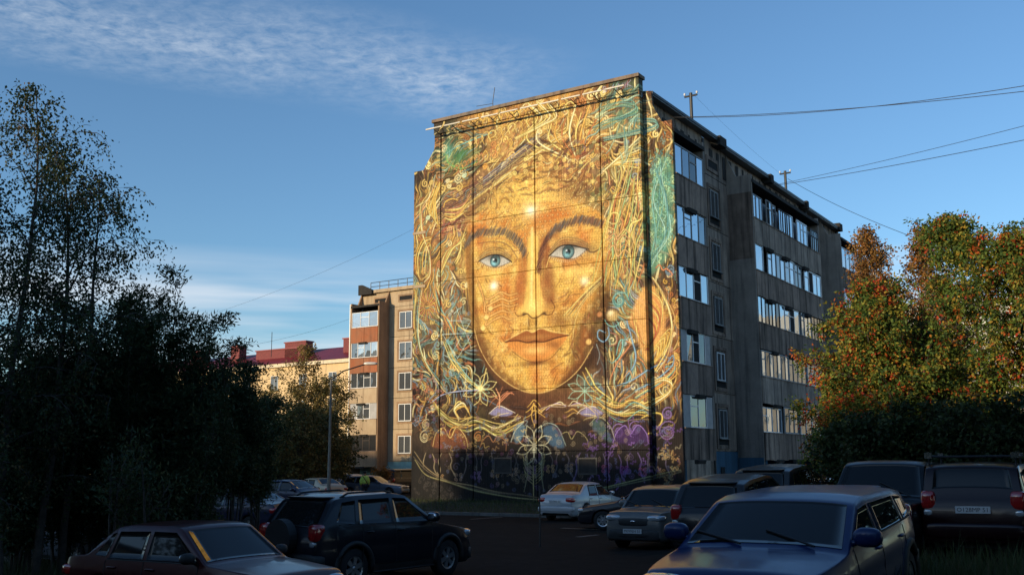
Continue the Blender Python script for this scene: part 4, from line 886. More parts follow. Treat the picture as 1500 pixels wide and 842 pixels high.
# recessed narrow windows with surrounds
for k in range(5):
    z = JZ[k + 1]; b = MB(FR)
    b.frame(7.75, 9.45, W0 + .013, W0 + .06, z + .1, z + 2.35, .16); b.build('window_surround', M['conc_dark'], bld)
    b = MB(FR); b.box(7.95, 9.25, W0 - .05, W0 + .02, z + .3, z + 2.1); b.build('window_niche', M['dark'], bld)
    window(bld, FR, 8.05, 9.1, W0 + .06, z + .62, z + 2.05, M['greyframe'] if k != 1 else M['white'], gd_, [8.6], bars=())
b = MB(FR); b.frame(7.75, 9.45, W0 + .013, W0 + .06, 16.75, 17.55, .2); b.build('attic_vent_surround', M['conc_dark'], bld)
b = MB(FR); b.box(7.95, 9.25, W0, W0 + .03, 16.95, 17.35); b.build('attic_vent', M['dark'], bld)
M['infill'] = plain('grey_sandwich_panel', (.36, .36, .365), .6, var=.2)
def loggia(par, xf, u0, u1, v0, v1, spec, parap, endmat, name_w='loggia', floors=5, ends=(True, True), ztop=16.95, base=None):
    """stack of glazed loggias; spec[k] = (n_panes, frame, glass, side_infill)"""
    for k in range(floors):
        z = JZ[k + 1]; zs = z + .95; zt = zs + 1.42
        segs = spec[k] if isinstance(spec[k], list) else None
        n, fm, gm, inf = spec[k] if not segs else (0, None, None, 0)
        b = MB(xf); b.box(u0, u1, v0, v1 - .02, z - .16, z); sl = b.build('loggia_floor_slab', M['conc_dark'], par)
        # parapet: three cast panels, slightly uneven, drain notch below
        pm = parap[k] if isinstance(parap, (list, tuple)) else parap
        cuts = np.linspace(u0 - .04, u1 + .04, max(2, int((u1 - u0) / 1.15) + 1))
        for i in range(len(cuts) - 1):
            b = MB(xf); p = random.uniform(0, .02); g = .012
            b.box(cuts[i] + g, cuts[i + 1] - g, v1 - .08, v1 + .05 + p, z - .46 + random.uniform(-.03, .03), zs - .05); b.build('parapet_panel', pm, par)
        b = MB(xf); b.box(u0 - .05, u1 + .05, v1 - .1, v1 + .09, zs - .048, zs + .0); b.build('parapet_rail', M['conc_dark'], par)
        um = u0 + (u1 - u0) * random.uniform(.35, .6)
        for (q) in ([um] if u1 - u0 < 5 else [u0 + (u1 - u0) * t for t in (.18, .42, .72)]):
            b = MB(xf); b.add([(q - .55, v1 + .02, z - .42), (q + .55, v1 + .02, z - .42), (q + .4, v1 + .2, z - .46), (q - .4, v1 + .2, z - .46), (q - .55, v1 + .02, z - .62), (q + .55, v1 + .02, z - .62), (q + .4, v1 + .14, z - .62), (q - .4, v1 + .14, z - .62)],
                              [(0, 1, 2, 3), (7, 6, 5, 4), (0, 4, 5, 1), (1, 5, 6, 2), (2, 6, 7, 3), (3, 7, 4, 0)])
            b.build('drain_hood', M['soot'], par)
        a, c = u0 + .02, u1 - .02
        if inf:
            for (q0, q1) in ((a, a + inf), (c - inf, c)):
                b = MB(xf); b.box(q0, q1, v1 - .05, v1 - .01, zs + .001, zt); b.build('infill_panel', M['infill'], par)
            a, c = a + inf, c - inf
        if segs:
            tot = sum(q[0] for q in segs); q0 = a
            for (fr, n, fm, gm) in segs:
                q1 = q0 + (c - a) * fr / tot; hh = zt - random.choice([0, 0, .05, .12])
                if n:
                    mull = [q0 + .03 + (q1 - q0 - .06) * j / n + random.uniform(-.05, .05) for j in range(1, n)]
                    dv = random.choice([.0, .0, .06, -.08])
                    window(par, xf, q0 + .02, q1 - .02, v1 - .03 + dv, zs + .001, hh, fm, gm, mull, w=random.choice([.045, .06, .075]), bars=random.choice([(), (0,), (1, 2), tuple(range(n))]), sill=False)
                q0 = q1
        else:
            mull = [a + (c - a) * j / n for j in range(1, n)]
            window(par, xf, a, c, v1 - .03, zs + .001, zt, fm, gm, mull, w=.055, bars=(1,) if k % 2 else (n - 2,), sill=False)
        if not inf:
            b = MB(xf); b.box(u0 + .1, u1 - .1, v1 - .5, v1 - .47, zs, zt); b.build('curtain', plain('pale_curtain', (.45, .47, .5), .9, var=.3, scale=2), par)
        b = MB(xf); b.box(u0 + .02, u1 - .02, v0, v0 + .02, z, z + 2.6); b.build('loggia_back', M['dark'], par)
    b = MB(xf); b.box(u0 - .1, u1 + .1, v0, v1 + .06, JZ[6] + .02, JZ[6] + .2); b.build('loggia_roof', M['soot'], par)
    zb = JZ[1] - .16 if base is None else base
    for e, uu in ((0, u0), (1, u1)):
        if ends[e]:
            b = MB(xf)
            s = -1 if e == 0 else 1
            pl = [(v0, zb), (v1 + .0, zb), (v1 + .0, ztop), (v0 + .55, ztop), (v0 + .1, ztop + .95), (v0, ztop + 1.4)]
            b.add([(uu, p[0], p[1]) for p in pl] + [(uu + s * .14, p[0], p[1]) for p in pl], [tuple(range(6)), tuple(range(11, 5, -1))] + [(i, i + 6, (i + 1) % 6 + 6, (i + 1) % 6) for i in range(6)])
            b.build('loggia_end_wall', endmat, par)
wf, gf, df = M['white'], M['greyframe'], M['darkframe']
loggia(bld, FR, .58, 3.95, W0, W1, [(2, wf, gd_, .72), (3, wf, [gd_, M['dark'], gd_], .6), (4, wf, [gl, gl, M['dark'], gl], 0), (4, gf, gl, 0), (4, gf, [gl, gl, gd_, gl], 0)], M['conc_dark'], M['conc_smooth'], ends=(False, True))
dk = M['dark']
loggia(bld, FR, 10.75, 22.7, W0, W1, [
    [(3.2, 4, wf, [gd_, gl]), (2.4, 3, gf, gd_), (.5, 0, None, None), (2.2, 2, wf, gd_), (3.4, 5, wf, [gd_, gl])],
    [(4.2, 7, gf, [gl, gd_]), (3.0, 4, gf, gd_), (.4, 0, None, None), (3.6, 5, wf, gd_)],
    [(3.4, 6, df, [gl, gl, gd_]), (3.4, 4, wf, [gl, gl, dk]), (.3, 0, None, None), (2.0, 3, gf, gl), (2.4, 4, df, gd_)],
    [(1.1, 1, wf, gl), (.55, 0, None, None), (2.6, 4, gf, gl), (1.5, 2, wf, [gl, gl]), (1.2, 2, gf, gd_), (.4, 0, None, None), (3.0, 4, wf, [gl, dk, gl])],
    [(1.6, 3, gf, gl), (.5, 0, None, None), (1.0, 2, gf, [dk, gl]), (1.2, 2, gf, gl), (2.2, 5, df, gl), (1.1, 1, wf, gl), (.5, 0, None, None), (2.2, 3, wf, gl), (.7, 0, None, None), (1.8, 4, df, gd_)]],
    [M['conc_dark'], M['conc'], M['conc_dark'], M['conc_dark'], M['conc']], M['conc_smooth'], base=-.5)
loggia(bld, FR, 28.0, 32.0, W0, W1, [(4, gf, gd_, 0)] * 3 + [(4, wf, gl, 0)] * 2, M['conc_dark'], M['conc_smooth'])
# below the loggias: open bays, blue piers, a small door hatch
for u in (13.6, 16.6, 19.6, 22.5):
    b = MB(FR); b.box(u - .35, u + .1, W0 + .03, W1 - .1, -.5, 2.0); b.build('pier', M['blue'], bld)
b = MB(FR); b.box(10.9, 11.0, W0 + .03, W1 + .02, -.5, 2.2); b.build('blue_end_panel', M['blue'], bld)
b = MB(lambda u, v, z: (v, u, z)); b.box(10.575, 10.605, W0 + .02, W1 - .02, -.5, 2.05); b.build('dado_end', M['blue'], bld)
b = MB(lambda u, v, z: (v, u, z)); b.box(10.606, 10.612, W0 + .02, W1 - .02, 12.4, 16.0); b.build('dark_render_patch', M['conc_dark'], bld)
b = MB(FR); b.box(8.1, 8.6, W0 + .02, W0 + .05, .9, 1.6); b.build('cellar_hatch', M['dark'], bld)
b = MB(FR); b.box(.6, 3.9, W0 + .001, W0 + .02, -.5, 2.2); b.build('cellar_bay', M['blue'], bld)
b = MB(FR); b.tube([(7.12, W0 + .12, .2), (7.12, W0 + .12, 18.2)], .06, 8); b.build('downpipe', M['metal_d'], bld)
b = MB(FR); b.tube([(24.5, W0 + .12, .2), (24.5, W0 + .12, 17.9)], .07, 8); b.build('downpipe', M['metal_d'], bld)
M['lightbar'] = plain('aged_white_plastic', (.60, .55, .46), .5, var=.35, scale=4)
# LED bar rig along the top of the gable
ends = np.linspace(-6.05, 5.36, 11)
rig = empty('light_rig', L2W(-.3, -.4, 18.6), RZB, 'row of slim white light bars on angled brackets along the top of the mural wall', 'light bar')
def RG(x, y, z): return (x + .3, y + .4, z - 18.6)
for i in range(10):
    b = MB(RG); b.box(ends[i] + .07, ends[i + 1] - .07, -.83, -.78, 18.64, 18.70); b.build('light_bar', M['lightbar'], rig)
    b = MB(RG); x = ends[i] + .55
    b.tube([(x, -.78, 18.6), (x + .03, -.02, 18.42)], .022, 5); b.tube([(x, -.5, 18.54), (x, -.03, 18.9)], .018, 5); b.build('bracket', M['metal_d'], rig)
b = MB(RG); b.tube([(-6.0, -.03, 18.45), (5.4, -.03, 18.45)], .02, 5); b.build('cable_tray', M['metal_d'], rig)
ant = empty('roof_antenna', L2W(-2.6, .3, 19.4), RZB, 'thin bent aerial sticking up from the gable coping', 'antenna')
b = MB(); b.tube([(0, 0, -.05), (0, 0, .45), (.12, 0, 1.15)], .018, 5); b.tube([(0, 0, .32), (-1.0, 0, .38)], .014, 5); b.build('mast', M['metal_d'], ant)
# roof poles with insulators, and the lines strung from them
def roof_pole(u, x, h, label, zb=18.42):
    p = empty('roof_pole', L2W(x, u, zb), RZB, label, 'pole', 'cable poles on the roof')
    b = MB(); b.tube([(0, 0, -.05), (0, 0, h)], .085, 8); b.build('mast', M['metal_d'], p)
    b = MB(); b.tube([(-.36, 0, h - .16), (.36, 0, h - .16)], .05, 6); b.build('crossarm', M['metal_d'], p)
    for q in (-.34, .34):
        b = MB(); b.ellip((q, 0, h - .02), (.06, .06, .08), 1, 8, 6); b.build('insulator', M['white'], p)
    return p
def pole_at(px, pytop, pybase, x, label):
    best = None
    for u in np.linspace(.5, 31, 400):
        p = L2W(x, u, 18.5); d = p - CAM
        w = d @ _fw; q = 750 + FPX * (d @ _Rc) / w
        if best is None or abs(q - px) < best[0]: best = (abs(q - px), u, w)
    u = best[1]; top = at_depth(px, pytop, L2W(x, u)[1])
    roof_pole(u, x, top[2] - 18.4, label); return top
t1 = pole_at(1014, 137, 175, 5.1, 'dark roof pole with white insulators nearer to the mural corner')
t2 = pole_at(1152, 251, 285, 5.1, 'dark roof pole with white insulators farther along the roof')
def wire(pts, r, label, sag=0.0):
    P = [np.array(p, float) for p in pts]; out = []
    n = 24
    for i in range(n + 1):
        t = i / n; p = P[0] * (1 - t) + P[1] * t; p = p - np.array([0, 0, sag * 4 * t * (1 - t)]); out.append(p)
    b = MB(); b.tube(out, r, 5); o = b.build('cable', M['wire'])
    return tag(o, label, 'cable', 'overhead cables')
wire([at_depth(985, 172, 44), at_depth(1560, 116, 30)], .012, 'upper of the pair of black cables running right from the nearer roof pole', .35)
wire([at_depth(985, 172, 44.1), at_depth(1560, 127, 30)], .012, 'lower of the pair of black cables running right from the nearer roof pole', .2)
wire([at_depth(1140, 270, 60), at_depth(1560, 169, 40)], .012, 'upper cable running right from the farther roof pole', .1)
wire([at_depth(1135, 272, 60), at_depth(1560, 193, 40)], .015, 'lower cable running right from the farther roof pole', .1)
wire([at_depth(1154, 262, 60), at_depth(1345, 350, 42)], .012, 'cable dropping from the farther roof pole to the rowans', .2)
wire([at_depth(1017, 140, 50), at_depth(1150, 260, 60)], .004, 'thin wire stretched between the two roof poles', .15)
wire([at_depth(607, 335, 52), at_depth(300, 463, 60)], .005, 'faint cable sloping down left from the mural wall', .3)
wire([at_depth(520, 464, 98), at_depth(330, 512, 70)], .008, 'faint cable from the left block towards the bushes', .3)

# ------------------------------------------------------------------ second panel block, left of the mural
r_ = ray(575, 600); JB = CAM + r_ * 94 / r_[1]; JB[2] = -.3
b2 = empty('apartment_building', JB, RZB, 'tan panel apartment block with rust red loggia parapets left of the mural', 'building')
FL = lambda u, v, z: (u, -v, z)
b = MB(); b.box(-3.75, 40, .3, 12, -.5, 18.2); b.build('wall_core', M['conc_warm'], b2)
ue = [-3.9, -.6, 1.9, 5.2, 8.5, 11.8]
for i in range(5):
    for k in range(7):
        b = MB(FL); g = .018; b.box(ue[i] + g, ue[i + 1] - g, -.3, random.uniform(0, .015), JZ[k] + g, (JZ[k + 1] if k < 6 else 18.0) - g); b.build('wall_panel', M['conc_warm'] if k else M['teal'], b2)
for k in range(5):
    z = JZ[k + 1]
    for u0 in (.75, 7.6):
        b = MB(FL); b.frame(u0 - .25, u0 + 1.75, .016, .06, z + .5, z + 2.5, .2); b.build('window_surround', M['conc_brown'], b2)
        window(b2, FL, u0, u0 + 1.45, .06, z + .72, z + 2.28, M['white'], gd_, [u0 + .72])
for u0 in (.75, 7.6, -2.2):
    b = MB(FL); b.frame(u0 - .2, u0 + 1.6, .016, .06, 16.9, 17.6, .16); b.build('attic_vent_surround', M['conc_brown'], b2)
    b = MB(FL); b.box(u0 - .04, u0 + 1.44, .016, .03, 17.06, 17.44); b.build('attic_vent', M['dark'], b2)
loggia(b2, FL, -3.80, -.62, 0.016, 1.5, [(4, df, M['dark'], 0), (2, wf, gd_, .8), (4, wf, gd_, .0), (4, wf, gl, 0), (3, wf, gl, 0)], [M['conc_brown'], M['conc_warm'], M['conc_warm'], M['rust'], M['rust']], M['conc_brown'], base=-.3)
b = MB(FL); b.box(-3.95, 40, -.4, .3, 18.0, 18.3); b.build('coping', M['conc_warm'], b2)
b = MB(FL); b.prism([(-3.95, 17.9), (-2.3, 17.9), (-2.3, 18.32), (-3.5, 18.85), (-3.95, 18.85)], .31, .5); b.build('parapet_corner', M['soot'], b2)
rl = MB(FL)
for i in range(24): rl.tube([(-3.0 + i * 1.1, -.2, 18.3), (-3.0 + i * 1.1, -.2, 19.1)], .035, 4)
for z in (18.7, 19.1): rl.tube([(-3.0, -.2, z), (22, -.2, z)], .03, 4)
rl.build('roof_railing', M['metal_d'], b2)
b = MB(FL); b.box(-.4, 11, .02, .5, -.2, 2.0); b.build('cellar_wall', M['teal'], b2)
b = MB(FL); b.tube([(-4.02, 1.45, -.2), (-4.02, 1.45, 16.9)], .07, 6); b.build('corner_pipe', M['metal_l'], b2)

# ------------------------------------------------------------------ yellow house with the red roof, far left
p_ = at_depth(518, 600, 152); JY_ = np.array([p_[0], p_[1], -.3])
b3 = empty('yellow_house', JY_, RZB, 'yellow plastered house with dark red sheet roof and chimneys behind the trees', 'building')
b = MB(); b.box(-62, 14, 0, 14, -.5, 17.6); b.build('wall', M['yellow'], b3)
b = MB(); b.box(-62.4, 14.4, -.45, .0, 17.2, 17.75); b.build('cornice', M['cream'], b3)
b = MB(); b.add([(-62.6, -.6, 17.76), (14.6, -.6, 17.76), (14.6, 14.6, 17.76), (-62.6, 14.6, 17.76), (-56, 7, 20.6), (8, 7, 20.6)], [(0, 1, 5, 4), (1, 2, 5), (2, 3, 4, 5), (3, 0, 4), (3, 2, 1, 0)]); b.build('roof', M['redroof'], b3)
for x in np.arange(-60, 13, 6.1):
    for k in range(4):
        z = 1.6 + k * 4.0
        if k == 3 and int(x) % 2 == 0: z0, z1 = 14.0, 15.2
        else: z0, z1 = z, z + 2.3
        window(b3, FL, x, x + 1.6, .03, z0, z1, M['white'], gd_, [x + .8])
for x, w, h in [(-1.5, 3.0, 21.6), (-17.5, 4.6, 21.4), (-24, 9.5, 20.45), (-30, 2.0, 21.6), (-40, 3.0, 21.3), (-5.0, 1.4, 21.2)]:
    b = MB(); b.box(x, x + w, 3.0, 4.6, 18.4, h); c = b.build('chimney', M['redbrick'], b3)
    b = MB(); b.box(x - .15, x + w + .15, 2.85, 4.75, h, h + .18); b.build('cap', M['redroof'], c)
ant = empty('roof_antenna', at_depth(398, 503, 150) + np.array([0, 0, -1.5]), 0, 'thin aerial on the red sheet roof of the yellow house', 'antenna')
b = MB(); b.tube([(0, 0, -.5), (0, 0, 3.2)], .05, 5); b.build('mast', M['metal_d'], ant)

# pale tower glimpsed through the rowans
p_ = at_depth(1236, 600, 140); 
b4 = empty('apartment_building', (p_[0], p_[1], -.3), RZB, 'pale high apartment block glimpsed through the rowans at right', 'building')
b = MB(); b.box(0, 60, 0, 14, -.5, 22.5); b.build('wall', concrete('pale_concrete', (.6, .57, .5), (.52, .5, .45), (.3, .3, .28), .3, .02), b4)
for x in np.arange(2, 58, 5.5):
    for k in range(7): window(b4, FL, x, x + 1.7, .03, 1.5 + 2.9*k, 3.0 + 2.9*k, M['white'], gd_, [x + .85])

# ------------------------------------------------------------------ blocks behind the photographer that keep the yard in shade
def shade_block(lat0, lat1, d0, depth, h, label):
    perp = np.array([-sh[1], sh[0]])            # across the sun
    perp = np.array([.577, -.816]); away = -sh  # away from the sun
    o = perp * lat0 + away * d0
    e = empty('apartment_building', (o[0], o[1], -.3), math.atan2(perp[1], perp[0]), label, 'building')
    L = lat1 - lat0
    b = MB(); b.box(0, L, -depth, 0, -.5, h); b.build('wall', M['conc_warm'], e)
    b = MB(); b.box(-.3, L + .3, -depth - .3, .3, h, h + .35); b.build('roof', M['soot'], e)
    FB = lambda u, v, z: (u, v, z)
    n = int(h // 2.9); b = MB(FB); g = MB(FB)
    for k in range(n):
        for u in np.arange(1.5, L - 2, 3.3):
            b.box(u, u + 1.5, .002, .06, 1.2 + k*2.85, 2.6 + k*2.85); g.box(u + .08, u + 1.42, .06, .075, 1.28 + k*2.85, 2.52 + k*2.85)
    tag(b.build('window_frames', M['white'], e), kind='stuff'); tag(g.build('window_panes', gd_, e), kind='stuff')
shade_block(-42, 60, -45, 12, 16.5, 'low tan apartment block behind the camera shading the parking lot')
shade_block(-125, -46, -60, 12, 23.0, 'tall tan apartment block off to the left shading the far lot')
# ------------------------------------------------------------------ ground
def grid_sheet(name, xs, ys, zf, mat):
    X, Y = np.meshgrid(xs, ys); nx, ny = len(xs), len(ys)
    V = np.c_[X.ravel(), Y.ravel(), [zf(x, y) for x, y in zip(X.ravel(), Y.ravel())]]
    F = [(j * nx + i, j * nx + i + 1, (j + 1) * nx + i + 1, (j + 1) * nx + i) for j in range(ny - 1) for i in range(nx - 1)]
    b = MB(); b.v = [tuple(v) for v in V]; b.f = F
    return tag(b.build(name, mat, None, True), kind='structure')
xs = np.r_[-900, -400, -150, -80, np.arange(-50, 51, 1.5), 80, 150, 400, 900]; ys = np.r_[-600, -200, -80, -30, np.arange(-10, 101, 1.5), 130, 200, 400, 1200]
M['asphalt'] = concrete('worn_asphalt', (.016, .0142, .0128), (.024, .021, .019), (.009, .008, .0075), .6, 0)
M['asphalt'].node_tree.nodes['Principled BSDF'].inputs['Specular IOR Level'].default_value = .03
grid_sheet('ground', xs, ys, gz, M['asphalt'])
M['soil'] = plain('dark_soil', (.022, .021, .013), .95, var=.5, scale=5, bump=.5)
M['kerb'] = concrete('kerb_concrete', (.13, .128, .122), (.09, .088, .085), (.05, .05, .05), .5, .15)
M['markpaint'] = plain('worn_marking_paint', (.085, .082, .077), .8, var=.6, scale=6)
def sheet_poly(name, poly, dz, mat):
    """small ground patch a few mm above the lot"""
    b = MB(); c = np.mean(np.array(poly), 0); n = len(poly)
    pts = [(p[0], p[1], gz(*p) + dz) for p in poly] + [(c[0], c[1], gz(*c) + dz)] + [(p[0], p[1], gz(*p) - .1) for p in poly]
    b.add(pts, [(i, (i + 1) % n, n) for i in range(n)] + [(i, n + 1 + i, n + 1 + (i + 1) % n, (i + 1) % n) for i in range(n)])
    return tag(b.build(name, mat), kind='structure')
def LW2(x, y): p = L2W(x, y); return (p[0], p[1])
lawn = [LW2(x, y) for x, y in [(-8.6, -3.4), (-4, -3.6), (2, -3.6), (4.6, -3.2), (4.6, .1), (-8.6, .1)]]
b = MB()
for i in range(12):
    for j in range(4): pass
nx_, ny_ = 14, 6
P0, P1, P2, P3 = [np.array(LW2(*q)) for q in [(-9.5, -3.6), (7.0, -3.6), (7.0, .25), (-9.5, .25)]]
V = []; F_ = []
for j in range(ny_ + 1):
    for i in range(nx_ + 1):
        u, v = i / nx_, j / ny_; q = (P0 * (1 - u) + P1 * u) * (1 - v) + (P3 * (1 - u) + P2 * u) * v
        V.append((q[0], q[1], -.32 + .38 * min(1, v * 1.5)))
for j in range(ny_):
    for i in range(nx_): a = j * (nx_ + 1) + i; F_.append((a, a + 1, a + nx_ + 2, a + nx_ + 1))
b.v = V; b.f = F_; tag(b.build('lawn_bank', M['soil'], None, True), kind='structure')
kc = empty('kerb', L2W(0, -3.72, -.35), RZB, 'row of grey kerb stones along the grass under the mural', 'kerb')
for i in range(17):
    b = MB(); b.bevbox(-9.6 + i, -8.61 + i, -.09, .09, -.05 + random.uniform(-.012, .012), .13, .015); b.build('kerb_stone', M['kerb'], kc)
for a, c, w in [((823, 773), (893, 776), .10), ((846, 786), (876, 783), .09), ((690, 760), (735, 757), .08)]:
    p, q = at_ground(*a), at_ground(*c); d = (q - p)[:2]; n = np.array([-d[1], d[0]]) / np.hypot(*d) * w
    sheet_poly('parking_line', [p[:2] - n, q[:2] - n, q[:2] + n, p[:2] + n], .006, M['markpaint'])

# ------------------------------------------------------------------ foliage
def leafmat(name, trans=.35):
    m, t, b = newmat(name); b.inputs['Roughness'].default_value = .6; b.inputs['Specular IOR Level'].default_value = .25
    at = N(t, 'ShaderNodeAttribute'); at.attribute_name = 'leaf_col'
    t.links.new(at.outputs['Color'], b.inputs['Base Color'])
    tr = N(t, 'ShaderNodeBsdfTranslucent'); t.links.new(at.outputs['Color'], tr.inputs['Color'])
    mx = N(t, 'ShaderNodeMixShader'); mx.inputs[0].default_value = trans
    o = [n for n in t.nodes if n.type == 'OUTPUT_MATERIAL'][0]
    t.links.new(b.outputs[0], mx.inputs[1]); t.links.new(tr.outputs[0], mx.inputs[2]); t.links.new(mx.outputs[0], o.inputs[0])
    return m
M['leaf'] = leafmat('leaf', .25)
M['bark'] = plain('grey_brown_bark', (.075, .06, .048), .9, var=.5, scale=9, bump=.6)
M['birchbark'] = plain('pale_birch_bark', (.36, .31, .26), .8, var=.7, scale=5, bump=.3)
def leaves_obj(name, parent, P, Dr, ln, wd, colr, r):
    """n small diamond leaves as one mesh"""
    n = len(P)
    Dr = Dr / (np.linalg.norm(Dr, axis=1, keepdims=True) + 1e-9)
    nv = r.normal(size=(n, 3)); sd_ = np.cross(Dr, nv); sd_ /= (np.linalg.norm(sd_, axis=1, keepdims=True) + 1e-9)
    nn = np.cross(sd_, Dr)
    L = (ln * r.uniform(.65, 1.25, n))[:, None]; W = (wd * r.uniform(.7, 1.2, n))[:, None]
    v = np.empty((n, 4, 3)); v[:, 0] = P; v[:, 1] = P + Dr * L * .45 + sd_ * W * .5 + nn * W * .15; v[:, 2] = P + Dr * L; v[:, 3] = P + Dr * L * .45 - sd_ * W * .5 + nn * W * .15
    me = bpy.data.meshes.new(name)
    me.vertices.add(4 * n); me.vertices.foreach_set('co', v.astype(np.float32).ravel())
    me.loops.add(4 * n); me.loops.foreach_set('vertex_index', np.arange(4 * n, dtype=np.int32))
    me.polygons.add(n); me.polygons.foreach_set('loop_start', np.arange(0, 4 * n, 4, dtype=np.int32)); me.polygons.foreach_set('loop_total', np.full(n, 4, np.int32))
    at = me.attributes.new('leaf_col', 'FLOAT_COLOR', 'POINT')
    c = np.ones((n, 4, 4), np.float32); c[:, :, :3] = colr[:, None, :]
    at.data.foreach_set('color', c.ravel())
    me.update(); me.validate(); me.materials.append(M['leaf'])
    o = bpy.data.objects.new(name, me); COL.objects.link(o); o.parent = parent
    return o
def limb(p, d, L, n, r, wob, bend):
    """polyline growing along d, bending towards vector bend"""
    pts = [np.array(p, float)]; d = np.array(d, float); d /= np.linalg.norm(d)
    for i in range(n):
        d = d + r.normal(size=3) * wob + np.array(bend) / n; d /= np.linalg.norm(d)
        pts.append(pts[-1] + d * L / n)
    return np.array(pts)
def pick(r, pal, wts, n, jit=.25):
    pal = np.array(pal, float); wts = np.array(wts, float) / sum(wts)
    c = pal[r.choice(len(pal), n, p=wts)]
    return np.clip(c * r.uniform(1 - jit, 1 + jit, (n, 1)), 0, 1)
def tree(name, label, cat, group, base, H, seed, r0=.13, start=.3, spread=2.2, nbr=26, nsub=7, ntw=5, nleaf=9, up=.5, droop=-.5, leaf=(.07, .045), pal=None, wts=None,
         hang=.5, lean=(0, 0), bark='bark', shape='oval', stems=1, clump=None, topthin=0.0, berries=None, fanmax=.13):
    r = np.random.default_rng(seed)
    t = empty(name, base, 0, label, cat, group)
    tb = MB(); LP = []; LD = []; LT = []
    for s in range(stems):
        a0 = r.uniform(0, 6.28); fan = 0 if stems == 1 else r.uniform(.05, fanmax)
        d0 = np.array([lean[0] + fan * math.cos(a0), lean[1] + fan * math.sin(a0), 1.0])
        Hs = H * (1 if s == 0 else r.uniform(.68, .97)); Ls = Hs * (1 if stems == 1 else 1.03)
        tr = limb((r.normal() * .12 * (stems > 1), r.normal() * .12 * (stems > 1), -.15), d0, Ls + .15, 14, r, .035, (-lean[0] * .6, -lean[1] * .6, .35))
        tr[:, 2] *= Hs / max(tr[-1, 2], .1)
        rr = r0 * (1 - np.linspace(0, 1, 15) * .93) * (1 if s == 0 else .7)
        tb.tube(tr, list(rr), 7 if stems == 1 else 5)
        nb = max(4, nbr // stems)
        for i in range(nb):
            f = start + (1 - start) * ((i + r.uniform(0, .8)) / nb); f = min(f, .99)
            k = f * 14; j = int(k); p = tr[j] + (tr[min(j + 1, 14)] - tr[j]) * (k - j)
            q = (f - start) / (1 - start)
            if shape == 'oval': sl = math.sin(math.pi * min(1, .18 + q * .80)) ** .8
            elif shape == 'cone': sl = 1 - q * .85
            else: sl = .55 + .45 * math.sin(math.pi * q)
            L = spread * sl * r.uniform(.5, 1.3) / (1 if stems == 1 else 1.7)
            if L < .25: L = .25
            az = i * 2.4 + r.uniform(-.5, .5); el = up + q * .5 + r.normal() * .15
            d = np.array([math.cos(az) * math.cos(el), math.sin(az) * math.cos(el), math.sin(el)])
            br = limb(p, d, L, 7, r, .09, (0, 0, droop))
            rb = max(.008, rr[j] * .42); tb.tube(br, list(rb * (1 - np.linspace(0, 1, 8) * .85)), 4, False)
            for u in range(nsub):
                g = .2 + .8 * (u + r.uniform(0, .9)) / nsub; g = min(g, .99); kk = g * 7; jj = int(kk); pp = br[jj] + (br[jj + 1] - br[jj]) * (kk - jj)
                dd = (br[jj + 1] - br[jj]) / (np.linalg.norm(br[jj + 1] - br[jj]) + 1e-9) + r.normal(size=3) * .75 + np.array([0, 0, up * .4])
                sb = limb(pp, dd, max(.2, L * .36 * r.uniform(.6, 1.2)), 4, r, .12, (0, 0, droop * 1.2))
                if L > .5: tb.tube(sb, [.010, .008, .006, .005, .003], 3, False)
                for w in range(ntw):
                    h = r.uniform(.1, 1); q2 = h * 4; j2 = min(3, int(q2)); p2 = sb[j2] + (sb[j2 + 1] - sb[j2]) * (q2 - j2)
                    d2 = r.normal(size=3) * .7 + np.array([0, 0, -hang]) + (sb[4] - sb[0]) / (np.linalg.norm(sb[4] - sb[0]) + 1e-9) * .6
                    d2 /= np.linalg.norm(d2); lt = r.uniform(.18, .42) * (1 + .8 * max(0, hang))
                    nl = max(2, int(nleaf * r.uniform(.5, 1.3) * (1 - topthin * q)))
                    tt = r.uniform(0, 1, nl)[:, None]
                    sag = np.zeros((nl, 3)); sag[:, 2] = -hang * .35 * (tt[:, 0] ** 2) * lt
                    LP.append(p2 + d2 * lt * tt + sag + r.normal(size=(nl, 3)) * leaf[0] * .55)
                    LD.append(d2 * .5 + r.normal(size=(nl, 3)) * .7 + np.array([0, 0, -hang * .7])); LT.append(np.full(nl, r.random()))
    P = np.concatenate(LP); fz = H / np.percentile(P[:, 2], 99.6); P[:, 2] *= fz; tb.v = [(v[0], v[1], v[2] * fz) for v in tb.v]
    tb.build('trunk', M[bark], t, True)
    ok = P[:, 2] < H * 1.004; P = P[ok]; Dr = np.concatenate(LD)[ok]; LT = np.concatenate(LT)[ok]
    n = len(P); c = pick(r, pal, wts, n)
    key = (LT * 997).astype(int); tw = pick(r, pal, wts, 1000, .18)[key]      # leaves of one twig mostly share a tone
    c = np.where((r.random(n) < .72)[:, None], tw * r.uniform(.8, 1.2, (n, 1)), c)
    if clump is not None:            # whole twigs turned another colour
        alt = pick(r, clump[0], clump[1], n); m_ = (LT < clump[2])[:, None]; c = np.where(m_, alt, c)
    o = leaves_obj('crown', t, P, Dr, leaf[0], leaf[1], c, r); o['kind'] = 'stuff'
    if berries:
        idx = r.choice(n, berries, replace=False); bb = []
        pts = np.repeat(P[idx], 14, 0) + r.normal(size=(berries * 14, 3)) * .055 + np.array([0, 0, -.05])
        cb = pick(r, [(.50, .07, .015), (.55, .13, .02), (.38, .04, .015)], [3, 2, 2], len(pts), .2)
        leaves_obj('berries', t, pts, r.normal(size=(len(pts), 3)), .05, .05, cb, r)['kind'] = 'stuff'
    return t
def place(px, D, topy, basey=None):
    p = at_depth(px, 700, D); g = gz(p[0], p[1]); top = at_depth(px, topy, D)[2]
    return (p[0], p[1], g), top - g
